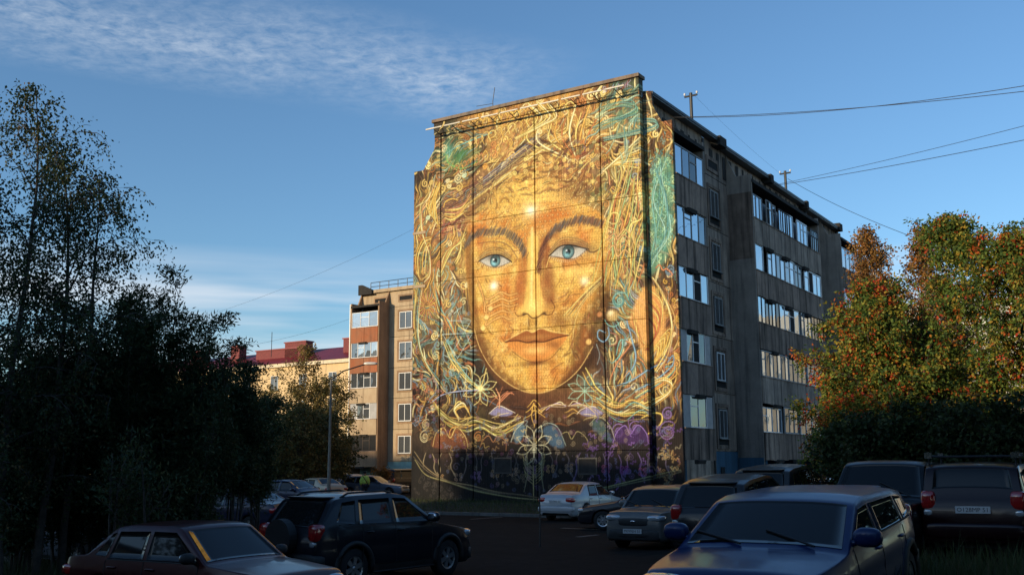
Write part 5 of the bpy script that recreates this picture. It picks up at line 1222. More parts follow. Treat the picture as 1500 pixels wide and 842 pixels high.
GREEN_D = [(.028, .045, .014), (.04, .06, .018), (.05, .065, .02), (.022, .034, .012)]
WILL = [(.03, .05, .018), (.045, .068, .025), (.06, .08, .03), (.085, .08, .022)]
B_OR = [(.16, .10, .04), (.10, .09, .03), (.05, .06, .02)]
# birches on the left, dark with a few sunlit tops
for px, D, ty, sd_, lean, sp, lab, nb in [(8, 19, 128, 3, (.0, .02), 1.6, 'tall drooping birch at the left edge, its sparse top reaching highest', 36), (58, 20, 205, 5, (.06, 0), 1.55, 'drooping birch second from the left edge with thin upright tip', 34), (96, 21, 268, 8, (.08, .02), 1.5, 'birch leaning right over the willow shrubs with a drooping side branch', 28), (-40, 18, 260, 9, (-.05, 0), 2.0, 'birch half cut off by the left edge of the picture', 26)]:
    b_, H = place(px, D, ty)
    tree('birch_tree', lab, 'tree', 'birches at the left', b_, H, sd_, .09, .22, sp * 1.15, nb, 8, 6, 12, .7, -1.15, (.068, .048), GREEN_D + [(.14, .09, .03)], [3, 3, 2, 2, .7], hang=.85, lean=lean, bark='bark', topthin=.55)
# willow shrubs
for px, D, ty, sd_, sp, st, lab in [(192, 21, 368, 11, 1.35, 9, 'tallest willow shrub, its pointed shoots against the sky'), (150, 22, 415, 12, 1.6, 8, 'willow shrub growing in front of the drooping birches'), (246, 21, 440, 13, 1.3, 8, 'willow shrub just right of the tallest one'), (298, 21, 480, 14, 1.25, 8, 'willow shrub with airy upright shoots beside the red roof'),
                                   (40, 21, 450, 16, 1.9, 8, 'willow shrub under the tall birch at the left edge'), (222, 23, 470, 17, 1.5, 8, 'willow shrub half hidden behind the tallest one'), (95, 22, 480, 18, 1.9, 8, 'bushy willow above the pale car at left'), (342, 23, 512, 28, 1.25, 8, 'willow shrub with high crown over the far row of cars'), (378, 26, 568, 29, 1.2, 7, 'rightmost willow, its thin crown before the yellow wall'), (280, 24, 565, 19, 1.5, 8, 'low willow shrub filling the gap below the airy shoots'), (180, 24, 530, 20, 2.0, 8, 'low dark willow in the middle of the thicket'), (-10, 20, 540, 21, 1.9, 8, 'low dark willow cut by the left edge'),
                                   (70, 25, 575, 22, 2.0, 8, 'low willow behind the pale station wagon'), (250, 25, 580, 23, 2.0, 8, 'low willow above the roof of the maroon saloon')]:
    b_, H = place(px, D, ty)
    tree('willow_shrub', lab, 'shrub', 'willow thicket at the left', b_, H * .94, sd_, .045, (.42 if px > 330 else .16), sp, 72, 7, 6, 11, .85, .2, (.105, .030), WILL, [3, 3, 2, .8], hang=-.2, stems=st, bark='bark', shape='col')
# trees in front of the yellow house
MID = [(.11, .10, .03), (.17, .13, .04), (.24, .16, .05), (.07, .075, .024)]
for px, D, ty, sd_, sp, w, lab in [(400, 72, 560, 31, 3.0, [3, 2, 1, 2], 'green tree at the left end of the row before the yellow house'), (428, 76, 506, 32, 2.6, [1, 2, 4, 0], 'tall thin brown leaved birch before the yellow house'), (452, 74, 552, 33, 3.0, [2, 3, 2, 1], 'olive tree right of the thin brown birch'), (462, 78, 562, 34, 2.8, [2, 3, 2, 1], 'olive tree behind the lamp post'), (490, 84, 545, 35, 2.4, [2, 2, 2, 2], 'tree standing against the corner of the tan block'), (378, 68, 585, 36, 2.8, [3, 2, 1, 2], 'dark tree beside the willow thicket'), (440, 66, 590, 37, 3.2, [3, 2, .4, 3], 'low dark tree at the front of the row'), (474, 69, 600, 38, 2.4, [3, 2, .4, 3], 'low dark tree beside the lamp post'), (408, 64, 604, 39, 3.0, [3, 2, .4, 3], 'low dark tree next to the parked cars'), (465, 71, 602, 40, 3.0, [3, 2, .4, 3], 'low dark tree between the lamp post and the front of the row')]:
    b_, H = place(px, D, ty)
    tree('birch_tree', lab, 'tree', 'trees before the yellow house', b_, H, sd_, .13, .13, sp * .85, 36, 7, 5, 7, .6, -.3, (.19, .12), MID, w, hang=.4, shape='col', topthin=.45)
for px, D, ty, sd_, lab in [(395, 78, 636, 47, 'dark hedge bush left of the row before the yellow house'), (430, 82, 632, 48, 'dark hedge bush under the thin brown birch'), (465, 84, 630, 49, 'dark hedge bush behind the lamp post'), (490, 88, 640, 50, 'dark hedge bush near the tan block')]:
    b_, H = place(px, D, ty)
    tree('hedge_bush', lab, 'shrub', 'hedge bushes before the yellow house', b_, H, sd_, .05, .06, 3.2, 50, 6, 4, 9, .5, 0, (.22, .15), GREEN_D, [3, 3, 2, 2], hang=.1, stems=7, shape='col')
# rowans and birches on the right
ROW = [(.055, .10, .02), (.11, .16, .028), (.24, .22, .034), (.42, .26, .035), (.42, .15, .024)]
RED = ([(.40, .045, .018), (.45, .11, .02), (.30, .03, .02)], [2, 3, 1])
for px, D, ty, sd_, sp, w, fr, lab in [(1268, 28, 412, 41, 1.75, [3, 3.2, 2.4, .9, .35], .14, 'rowan with the reddest leaves standing before the dark facade'), (1312, 27, 440, 42, 1.9, [3.4, 3.4, 1.9, .5, .2], .07, 'broad rowan in front of the autumn birches'), (1380, 29, 480, 43, 1.8, [3, 3, 2, .8, .3], .06, 'low green rowan between the two larger ones'), (1458, 26, 308, 44, 2.1, [3.4, 3.4, 1.8, .5, .2], .07, 'tall rowan at the right with orange berries'), (1520, 25, 330, 45, 2.2, [3, 3, 2, .8, .3], .06, 'rowan cut off by the right edge of the picture'), (1232, 30, 520, 46, 1.1, [3, 3.2, 2.4, .9, .35], .12, 'small rowan shoot under the reddest one')]:
    b_, H = place(px, D, ty)
    tree('rowan_tree', lab, 'tree', 'rowans at the right', b_, H, sd_, .11, .22, sp, 44, 9, 5, 15, .5, -.25, (.105, .058), ROW, w, hang=.35, clump=(*RED, fr), berries=90)
AUT = [(.30, .13, .035), (.36, .18, .045), (.20, .11, .035), (.13, .10, .028)]
for px, D, ty, sd_, sp, lab in [(1325, 36, 326, 51, 1.9, 'orange brown birch standing tallest behind the rowans'), (1364, 37, 338, 52, 1.8, 'bare topped birch with pale twin trunk behind the rowans'), (1290, 38, 400, 53, 1.5, 'smaller orange birch nearest the dark facade'), (1415, 40, 400, 54, 2.0, 'brown birch in the gap between the rowans')]:
    b_, H = place(px, D, ty)
    tree('birch_tree', lab, 'tree', 'autumn birches at the right', b_, H, sd_, .12, .28, sp, 42, 8, 5, 12, .95, -.35, (.10, .065), AUT, [3, 2, 2, 1.2], hang=.5, bark='birchbark', topthin=.25)
for px, D, ty, sd_, lab in [(1252, 25, 618, 61, 'dark shrub behind the parked jeep, nearest the facade'), (1300, 23, 604, 62, 'dark shrub directly behind the jeep'), (1345, 23, 590, 63, 'dark shrub between the jeep and the dark red car'), (1410, 22, 585, 64, 'dark shrub behind the dark red car'), (1480, 21, 575, 65, 'dark shrub at the right edge of the picture'), (1325, 27, 600, 66, 'dark shrub under the broad rowan'), (1440, 25, 595, 67, 'dark shrub under the tall rowan')]:
    b_, H = place(px, D, ty)
    tree('lilac_shrub', lab, 'shrub', 'dark shrubs at the right', b_, H, sd_, .05, .08, 1.5, 60, 6, 4, 9, .7, 0, (.11, .07), GREEN_D, [3, 3, 2, 2], hang=.1, stems=7, shape='col')
# unseen crowns added to fray the edge of the shade (behind the photographer)
perp = np.array([.577, -.816]); away = -sh
for i, (lat, H) in enumerate([(-52, 12.6), (-47, 13.3), (-42, 12.9), (-38, 13.7), (-34, 13.0), (-30, 13.5), (-26, 13.2), (-21, 14.2), (-16, 13.0), (-11, 13.6)]):
    H -= 1.7; o = perp * lat + away * (-19 + (i % 3) * 1.5)
    if abs(math.degrees(math.atan2(o[0], o[1]))) < 34: continue
    tree('added_poplar_tree', 'poplar of the row added behind the camera to soften the shade edge, number %s from the left' % ['one', 'two', 'three', 'four', 'five', 'six', 'seven', 'eight', 'nine', 'ten'][i], 'tree', 'poplars added behind the camera', (o[0], o[1], -.3), H, 70 + i, .2, .3, 2.2, 22, 6, 4, 5, .7, -.1, (.22, .16), MID, [3, 2, 1, 2], hang=.2)

for i, (x, y, H, lb) in enumerate([(-9, -3, 9.2, 'added ash behind the camera on the left'), (-4, -7, 10, 'added ash behind the camera, second from the left'), (2.5, -6, 9.5, 'added ash right behind the camera'), (8.5, -4, 9, 'added ash behind the camera on the right'), (7, -11, 11, 'added tall ash behind the camera, deeper on the right'), (-1.5, -12, 11, 'added tall ash behind the camera, deepest in the middle'), (15, -6, 10.5, 'added ash behind the camera farthest right'), (-7.5, -11, 11, 'added tall ash behind the camera, deeper on the left'), (9.5, 5.5, 7.5, 'added ash just outside the right edge, nearest the cut off car'), (12.5, 9, 8, 'added ash outside the right edge beside the dark red estate car'), (12.5, 16.5, 7, 'added low ash outside the right edge behind the dark red estate car'), (16.5, 21.5, 8, 'added low ash outside the right edge beyond the rowans'), (16, 14, 8.5, 'added ash outside the right edge farther up the yard'), (13, 1.5, 8.5, 'added ash standing beyond the right edge of the picture'), (-14, 2.5, 9, 'added ash standing beyond the left edge of the picture')]):  # unseen ashes added to block sky light and darken car reflections
    tree('added_ash_tree', lb, 'tree', 'ashes added around the camera to block sky light', (x, y, gz(x, y)), H, 95 + i, .18, .16, 3.3, 34, 7, 5, 8, .5, -.1, (.30, .20), GREEN_D, [3, 3, 2, 2], hang=.15)
for px, D, ty, sd_, lab in [(150, 16.6, 640, 26, 'thin bare stemmed willow in front of the pale wagon'), (214, 16.8, 630, 27, 'thin willow sapling just behind the maroon saloon')]:
    b_, H = place(px, D, ty)
    tree('willow_shrub', lab, 'shrub', 'willow thicket at the left', b_, H, sd_, .045, .5, 1.0, 14, 4, 4, 5, .85, .2, (.105, .030), WILL, [3, 3, 2, .8], hang=-.2, stems=4, bark='bark', shape='col')
# ------------------------------------------------------------------ vehicles
def paint(name, col, rough=.32, metal=.15):
    m, t, b = newmat(name)
    b.inputs['Metallic'].default_value = metal; b.inputs['Roughness'].default_value = rough
    b.inputs['Coat Weight'].default_value = .45; b.inputs['Specular IOR Level'].default_value = .2
    tc = N(t, 'ShaderNodeTexCoord'); no = N(t, 'ShaderNodeTexNoise'); no.inputs['Scale'].default_value = 2.2; no.inputs['Detail'].default_value = 7; no.inputs['Roughness'].default_value = .7
    t.links.new(tc.outputs['Object'], no.inputs['Vector'])
    r = N(t, 'ShaderNodeMapRange'); r.inputs[1].default_value = .45; r.inputs[2].default_value = .8; r.inputs[3].default_value = 0; r.inputs[4].default_value = .35
    t.links.new(no.outputs['Fac'], r.inputs[0])
    mx = N(t, 'ShaderNodeMix', data_type='RGBA'); mx.inputs['A'].default_value = (*col, 1); mx.inputs['B'].default_value = (*[c * .6 + .005 for c in col], 1)
    t.links.new(r.outputs[0], mx.inputs['Factor']); t.links.new(mx.outputs['Result'], b.inputs['Base Color'])
    r2 = N(t, 'ShaderNodeMapRange'); r2.inputs[1].default_value = .4; r2.inputs[2].default_value = .8; r2.inputs[3].default_value = .04; r2.inputs[4].default_value = .3
    t.links.new(no.outputs['Fac'], r2.inputs[0]); t.links.new(r2.outputs[0], b.inputs['Coat Roughness'])
    return m
M['tyre'] = plain('tyre_rubber', (.012, .012, .012), .85, var=.3)
M['rim'] = plain('alloy_rim', (.45, .45, .46), .3, .8)
M['trim'] = plain('black_plastic_trim', (.016, .016, .017), .6, var=.3)
M['lens'] = plain('headlamp_lens', (.42, .45, .48), .08, .35, .8, coat=1)
M['redlens'] = plain('red_lamp_lens', (.32, .012, .012), .12, 0, .8, coat=1)
M['amber'] = plain('amber_lamp_lens', (.45, .13, .02), .15, 0, .8, coat=1)
M['plate'] = plain('number_plate_white', (.55, .55, .55), .5)
M['ink'] = plain('plate_ink', (.01, .01, .01), .6)
M['chrome'] = plain('chrome_trim', (.6, .6, .62), .15, 1.0)
M['seat'] = plain('dark_interior', (.02, .02, .022), .9)
def text_mesh(txt, size):
    cu = bpy.data.curves.new('t', 'FONT'); cu.body = txt; cu.size = size; cu.align_x = 'CENTER'; cu.align_y = 'CENTER'; cu.extrude = .0015; cu.resolution_u = 2
    o = bpy.data.objects.new('t', cu); COL.objects.link(o)
    dg = bpy.context.evaluated_depsgraph_get(); me = bpy.data.meshes.new_from_object(o.evaluated_get(dg))
    bpy.data.objects.remove(o); bpy.data.curves.remove(cu)
    me.name = 'plate_lettering'; return me

class Car:
    """x forward, z up, origin on the ground under the middle; shell lofted from a side profile and a plan"""
    def __init__(s, L, W, top, belt, wheels, wr, clear, tum=.36, crown=.045, gauge=None, taper=.13):
        s.L, s.W, s.wheels, s.wr, s.clear, s.tum, s.crown, s.taper = L, W, wheels, wr, clear, tum, crown, taper
        top = sorted(top); belt = sorted(belt); xs = np.linspace(-L / 2, L / 2, 241); z = np.interp(xs, [p[0] for p in top], [p[1] for p in top])
        k = np.hanning(13); k /= k.sum(); zp = np.pad(z, 6, mode='edge'); s.X = xs; s.Z = np.convolve(zp, k, 'valid')
        s.belt = belt
    def zt(s, x): return np.interp(x, s.X, s.Z)
    def zb(s, x): return min(np.interp(x, [p[0] for p in s.belt], [p[1] for p in s.belt]), s.zt(x) - .035)
    def hw(s, x):
        u = abs(x) / (s.L / 2); return s.W / 2 * (1 - s.taper * u ** 5 - .05 * u ** 14)
    def side(s, x, z):
        b = s.zb(x); h = s.hw(x)
        if z >= b: return h - .035 - s.tum * (z - b)
        f = (z - s.clear) / (b - s.clear); return h - .035 * max(0, (f - .72) / .28) ** 1.5 - .05 * max(0, (.3 - f) / .3) ** 2 - .012 * max(0, 1 - abs(f - .62) / .06) * .6
    def edge(s, x): return max(.12, s.side(x, s.zt(x) - s.crown))
    def topz(s, x, y): e = s.edge(x); return s.zt(x) - s.crown * min(1, abs(y) / e) ** 3
    def bottom(s, x):
        z = s.clear
        for w in s.wheels:
            R = s.wr + .055; d = abs(x - w)
            if d < R: z = max(z, s.wr + math.sqrt(R * R - d * d) * .98)
        u = abs(x) / (s.L / 2); z += .12 * max(0, (u - .93) / .07) ** 2
        return min(z, s.zb(x) - .1)
    def shell(s, name, mat, par):
        xs = list(np.linspace(-s.L / 2, s.L / 2, 110))
        for w in s.wheels:
            R = s.wr + .055; xs += [w - R - .001, w - R + .001, w + R - .001, w + R + .001] + list(w + R * np.cos(np.linspace(.1, 3.04, 14)))
        xs = sorted(xs); V = []; F = []
        nr = None
        for x in xs:
            zb, bl, zt = s.bottom(x), s.zb(x), s.zt(x); row = []
            row.append((x, s.hw(x) - .14, zb + .0)); 
            for f in (0, .12, .3, .55, .62, .72, .86, 1.0): z = zb + (bl - zb) * f; row.append((x, s.side(x, z), z))
            ze = zt - s.crown
            for f in (.25, .5, .75, 1.0):
                z = bl + max(.005, ze - bl) * f; row.append((x, max(.1, s.side(x, z)), z))
            e = row[-1][1]
            for f in (.97, .9, .75, .5, .25, 0): row.append((x, e * f, zt - s.crown * f ** 3))
            full = row + [(p[0], -p[1], p[2]) for p in row[-2::-1]]
            nr = len(full); V += full
        n = len(xs)
        for i in range(n - 1):
            for k in range(nr - 1): a = i * nr + k; F.append((a, a + nr, a + nr + 1, a + 1))
        F.append(tuple(range(nr))); F.append(tuple((n - 1) * nr + k for k in range(nr - 1, -1, -1)))
        b = MB(); b.v = V; b.f = F; return b.build(name, mat, par, True)
    def sidepatch(s, name, quad, mat, par, sgn, off=.006, nu=10, nv=5, top_inset=None):
        """quad: front-bottom, front-top, rear-top, rear-bottom in (x,z)"""
        q = [np.array(p, float) for p in quad]; V = []; F = []
        for lay in (off, off - .016):
            for j in range(nv + 1):
                for i in range(nu + 1):
                    u, v = i / nu, j / nv; p = (q[0] * (1 - u) + q[3] * u) * (1 - v) + (q[1] * (1 - u) + q[2] * u) * v
                    V.append((p[0], sgn * (s.side(p[0], p[1]) + lay), p[1]))
        m_ = (nu + 1) * (nv + 1)
        for j in range(nv):
            for i in range(nu): a = j * (nu + 1) + i; F.append((a, a + 1, a + nu + 2, a + nu + 1)); 
        ring = [i for i in range(nu + 1)] + [(j + 1) * (nu + 1) - 1 for j in range(1, nv + 1)] + [nv * (nu + 1) + i for i in range(nu - 1, -1, -1)] + [j * (nu + 1) for j in range(nv - 1, 0, -1)]
        for k in range(len(ring)): a, c = ring[k], ring[(k + 1) % len(ring)]; F.append((a, c, c + m_, a + m_))
        b = MB(); b.v = V; b.f = F; return b.build(name, mat, par, True)
    def toppatch(s, name, x0, x1, mat, par, margin=.05, off=.006, f0=1.0, f1=1.0, nu=14, nv=12):
        V = []; F = []
        for lay in (off, off - .02):
            for i in range(nu + 1):
                t = i / nu; x = x0 + (x1 - x0) * t; e = (s.edge(x) - margin) * (f0 + (f1 - f0) * t)
                dz = s.zt(x + .02) - s.zt(x - .02); nx_ = -dz; nz_ = .04; l = math.hypot(nx_, nz_)
                for j in range(nv + 1): y = e * (2 * j / nv - 1); V.append((x + nx_ / l * lay, y, s.topz(x, y) + nz_ / l * lay))
        m_ = (nu + 1) * (nv + 1)
        for i in range(nu):
            for j in range(nv): a = i * (nv + 1) + j; F.append((a, a + 1, a + nv + 2, a + nv + 1))
        ring = [j for j in range(nv + 1)] + [(i + 1) * (nv + 1) - 1 for i in range(1, nu + 1)] + [nu * (nv + 1) + j for j in range(nv - 1, -1, -1)] + [i * (nv + 1) for i in range(nu - 1, 0, -1)]
        for k in range(len(ring)): a, c = ring[k], ring[(k + 1) % len(ring)]; F.append((a, c, c + m_, a + m_))
        b = MB(); b.v = V; b.f = F; return b.build(name, mat, par, True)
    def blobpart(s, name, c, r, e, mat, par, both=True, rot=0.0):
        for sg in ((1, -1) if both else (1,)):
            b = MB(); b.ellip((0, 0, 0), r, e, 16, 10); ca, sa = math.cos(rot * sg), math.sin(rot * sg)
            b.v = [(c[0] + p[0] * ca - p[1] * sa, sg * c[1] + p[0] * sa + p[1] * ca, c[2] + p[2]) for p in b.v]
            o = b.build(name, mat, par, True)
        return o
    def wheel_parts(s, par, rimmat=None, spokes=5, width=.21):
        for w in s.wheels:
            for sg in (1, -1):
                yc = sg * (s.hw(w) - width / 2 - .015); n = 28; V = []; F = []
                prof = [(-.5, .62), (-.5, .9), (-.38, 1.0), (.38, 1.0), (.5, .9), (.5, .62)]
                for k in range(n):
                    t = 2 * math.pi * k / n
                    for (a, r) in prof: V.append((w + s.wr * r * math.cos(t), yc + sg * a * width, s.wr + s.wr * r * math.sin(t)))
                m_ = len(prof)
                for k in range(n):
                    for i in range(m_ - 1): F.append((k * m_ + i, k * m_ + i + 1, ((k + 1) % n) * m_ + i + 1, ((k + 1) % n) * m_ + i))
                b = MB(); b.v = V; b.f = F; wh = b.build('wheel', M['tyre'], par, True)
                b = MB(); yo = yc + sg * width * .40; R = s.wr * .62
                b.tube([(w, yc - sg * .02, s.wr), (w, yc - sg * .01, s.wr)], R, 24)
                bd = b.build('brake_disc', M['dark'], wh)
                b = MB()
                for k in range(n):                      # rim lip
                    t0, t1_ = 2 * math.pi * k / n, 2 * math.pi * (k + 1) / n
                    P = [(w + R * f * math.cos(t), yo - sg * d, s.wr + R * f * math.sin(t)) for t in (t0, t1_) for f, d in ((1.0, -.01), (.86, .0), (.84, .05))]
                    b.add(P, [(0, 1, 4, 3), (1, 2, 5, 4)])
                for k in range(spokes):
                    t = 2 * math.pi * k / spokes + .3; ct, st = math.cos(t), math.sin(t); hw_ = .16 * R * 5 / spokes + .015
                    P = []
                    for f, h in ((.08, hw_ * .8), (.86, hw_)):
                        for q in (-h, h):
                            for d in (0, .03): P.append((w + R * f * ct - q * st, yo - sg * d, s.wr + R * f * st + q * ct))
                    b.add(P, [(0, 2, 6, 4), (1, 5, 7, 3), (0, 4, 5, 1), (2, 3, 7, 6), (0, 1, 3, 2), (4, 6, 7, 5)])
                b.ellip((w, yo - sg * .005, s.wr), (R * .2, .02, R * .2), 1, 10, 6)
                b.build('rim', rimmat or M['rim'], wh)
    def arches(s, par, mat):
        for w in s.wheels:
            for sg in (1, -1):
                b = MB(); R = s.wr + .05; pts = []
                for t in np.linspace(-.15, math.pi + .15, 18):
                    x = w + (R + .035) * math.cos(t); z = s.wr + (R + .035) * math.sin(t); pts.append((x, sg * (s.side(x, max(z, s.clear + .02)) - .012), z))
                b.tube(pts, .052, 6); b.build('wheel_arch_trim', mat, par, True)
    def well(s, par):
        b = MB(); b.box(-s.L / 2 + .15, s.L / 2 - .15, -s.W / 2 + .24, s.W / 2 - .24, s.clear + .02, s.zb(0) - .15); b.build('underbody', M['dark'], par)
    def plate_on(s, par, x, z, txt, dirx, y=0.0, w=.52):
        b = MB(); b.box(-.008, .008, -w / 2, w / 2, -.056, .056); p = b.build('number_plate', M['plate'], par); p.location = (x, y, z)
        if dirx < 0: p.rotation_euler = (0, 0, math.pi)
        if txt:
            o = bpy.data.objects.new('plate_lettering', text_mesh(txt, .098)); COL.objects.link(o); o.data.materials.append(M['ink']); o.parent = p
            o.location = (.0095, 0, -.002); o.rotation_euler = (math.pi / 2, 0, math.pi / 2)
    def mirrors(s, par, x, z, mat, big=1.0):
        for sg in (1, -1):
            y = s.side(x, z - .02); b = MB(); b.ellip((x, sg * (y + .13 * big), z + .04), (.075 * big, .125 * big, .085 * big), .75, 14, 9); b.tube([(x + .03, sg * (y - .03), z - .03), (x, sg * (y + .07), z)], .03, 6)
            m_ = b.build('mirror', mat, par, True)
            b = MB(); b.ellip((x - .055 * big, sg * (y + .135 * big), z + .042), (.026, .10 * big, .066 * big), .6, 12, 7); b.build('mirror_glass', M['chrome'], m_, True)
    def handles(s, par, xs, z, mat):
        for x in xs:
            for sg in (1, -1):
                b = MB(); b.ellip((x, sg * (s.side(x, z) + .012), z), (.10, .02, .018), .7, 10, 6); b.build('door_handle', mat, par, True)
    def seams(s, par, xs, z0, z1):
        for x in xs:
            for sg in (1, -1): s.sidepatch('door_gap', [(x + .006, z0), (x + .006, z1), (x - .006, z1), (x - .006, z0)], M['trim'], par, sg, .004, 1, 8)

def car_root(name, label, cat, group, px, D, heading, flip=None):
    p = at_depth(px, 700, D); g = gz(p[0], p[1])
    gx = (gz(p[0] + heading[0], p[1] + heading[1]) - gz(p[0] - heading[0], p[1] - heading[1])) / 2
    e = empty(name, (p[0], p[1], g), math.atan2(heading[1], heading[0]), label, cat, group)
    e.rotation_euler = (0, -math.atan(gx), math.atan2(heading[1], heading[0]))
    return e
H_RD = (.5403, .8414); H_NRD = (-.5403, -.8414); H_GD = (-.8414, .5403); H_NGD = (.8414, -.5403)
PARK = 'cars parked in the yard'
def sedan(label, px, D, heading, col, L=4.5, W=1.74, h=1.45, boxy=False, plate_f=None, plate_r=None, rim=None, spokes=5, old=False, wagon=False, hatch=False, name='parked_car', mat=None):
    r = car_root(name, label, 'car', PARK, px, D, heading); a = L / 2
    body = mat or paint('car_paint', col)
    hc = .88 if old else .93
    if wagon: top = [(a, .50), (a - .05, .68), (a - .18, .78), (.92, hc + .02), (.18, h - .05), (-.2, h), (-a + .75, h - .03), (-a + .38, h - .12), (-a + .1, 1.0), (-a, .95)]
    elif hatch: top = [(a, .52), (a - .05, .70), (a - .2, .80), (a - 1.05, hc + .03), (.15, h - .05), (-.3, h), (-a + .8, h - .05), (-a + .35, h - .2), (-a + .05, .98), (-a, .9)]
    elif old: top = [(a, .55), (a - .03, .74), (a - .12, .79), (.92, hc + .02), (.30, h - .035), (.05, h), (-.75, h - .01), (-1.0, h - .05), (-1.52, hc + .08), (-a + .08, hc + .03), (-a, .74)]
    else: top = [(a, .50), (a - .05, .68), (a - .18, .76), (.95, hc), (.15, h - .04), (-.15, h), (-.75, h - .02), (-1.05, h - .08), (-1.62, hc + .13), (-a + .1, hc + .10), (-a, .82)]
    c = Car(L, W, top, [(a, .66), (a * .4, hc - .04), (-a * .6, hc + .02), (-a, hc)], (a - .86, -a + .95), .315, .19, tum=.30 if old else .38, crown=.03 if old else .045, taper=.08 if old else .14)
    c.shell('body', body, r); c.well(r); c.wheel_parts(r, rim, spokes)
    bz = hc + .025
    wt = h - .115
    if wagon: xb = -a + .62
    elif hatch: xb = -a + .75
    else: xb = -1.25 if old else -1.22
    f0 = .86; c.toppatch('windscreen', .88, .22 if not old else .36, M['carglass'], r, .07)
    if wagon or hatch: c.toppatch('rear_window', -a + .14, -a + .36, M['carglass'], r, .10)
    else: c.toppatch('rear_window', -1.52, -1.04, M['carglass'], r, .08)
    for sg in (1, -1):
        c.sidepatch('side_window', [(.78, bz), (.22, wt), (-.22, wt), (-.24, bz)], M['carglass'], r, sg)
        c.sidepatch('side_window', [(-.32, bz), (-.30, wt), (-.92 if not (wagon or hatch) else -.95, wt - .015), (-1.02, bz)], M['carglass'], r, sg)
        if wagon or hatch: c.sidepatch('quarter_window', [(-1.1, bz + .01), (-1.04, wt - .02), (xb, wt - .08), (xb - .08, bz + .07)], M['carglass'], r, sg)
        elif old: c.sidepatch('quarter_window', [(-1.09, bz + .02), (-.99, wt - .03), (-1.06, wt - .05), (-1.34, bz + .03)], M['carglass'], r, sg)
        c.sidepatch('sill_trim', [(a - 1.25, c.clear + .02), (a - 1.25, c.clear + .10), (-a + 1.35, c.clear + .10), (-a + 1.35, c.clear + .02)], M['trim'], r, sg, .008)
        c.sidepatch('belt_trim', [(.80, bz - .022), (.80, bz - .004), (-1.05, bz - .004), (-1.05, bz - .022)], M['trim'], r, sg, .01, 14, 1)
    c.seams(r, (.80, -.28, -1.08), .28, bz - .03); c.handles(r, (-.12, -.92), hc - .10, body); c.mirrors(r, .70, bz + .02, body if not old else M['trim'], .9)
    wf_ = c.hw(a - .12)
    c.blobpart('headlight', (a - .17, wf_ - .24, .645), (.17, .24, .075), .65, M['lens'], r, rot=-.15)
    c.blobpart('taillight', (-a + .13, wf_ - .17, .80 if not old else .70), (.15, .20, .095), .55, M['redlens'], r, rot=.12)
    c.blobpart('grille', (a - .06, 0, .62), (.075, .44, .06), .5, M['trim'], r, False); c.blobpart('bumper_grille', (a - .10, 0, .34), (.13, .62, .08), .5, M['trim'], r, False)
    c.blobpart('rear_bumper', (-a + .09, 0, .46), (.13, W / 2 - .08, .11), .35, body if not old else M['trim'], r, False)
    if old: c.blobpart('front_bumper', (a - .06, 0, .47), (.13, W / 2 - .05, .10), .35, M['trim'], r, False)
    if plate_f is not None: c.plate_on(r, a + .025 if not old else a + .09, .42, plate_f, 1)
    if plate_r is not None: c.plate_on(r, -a - .012, .74, plate_r, -1)
    return r
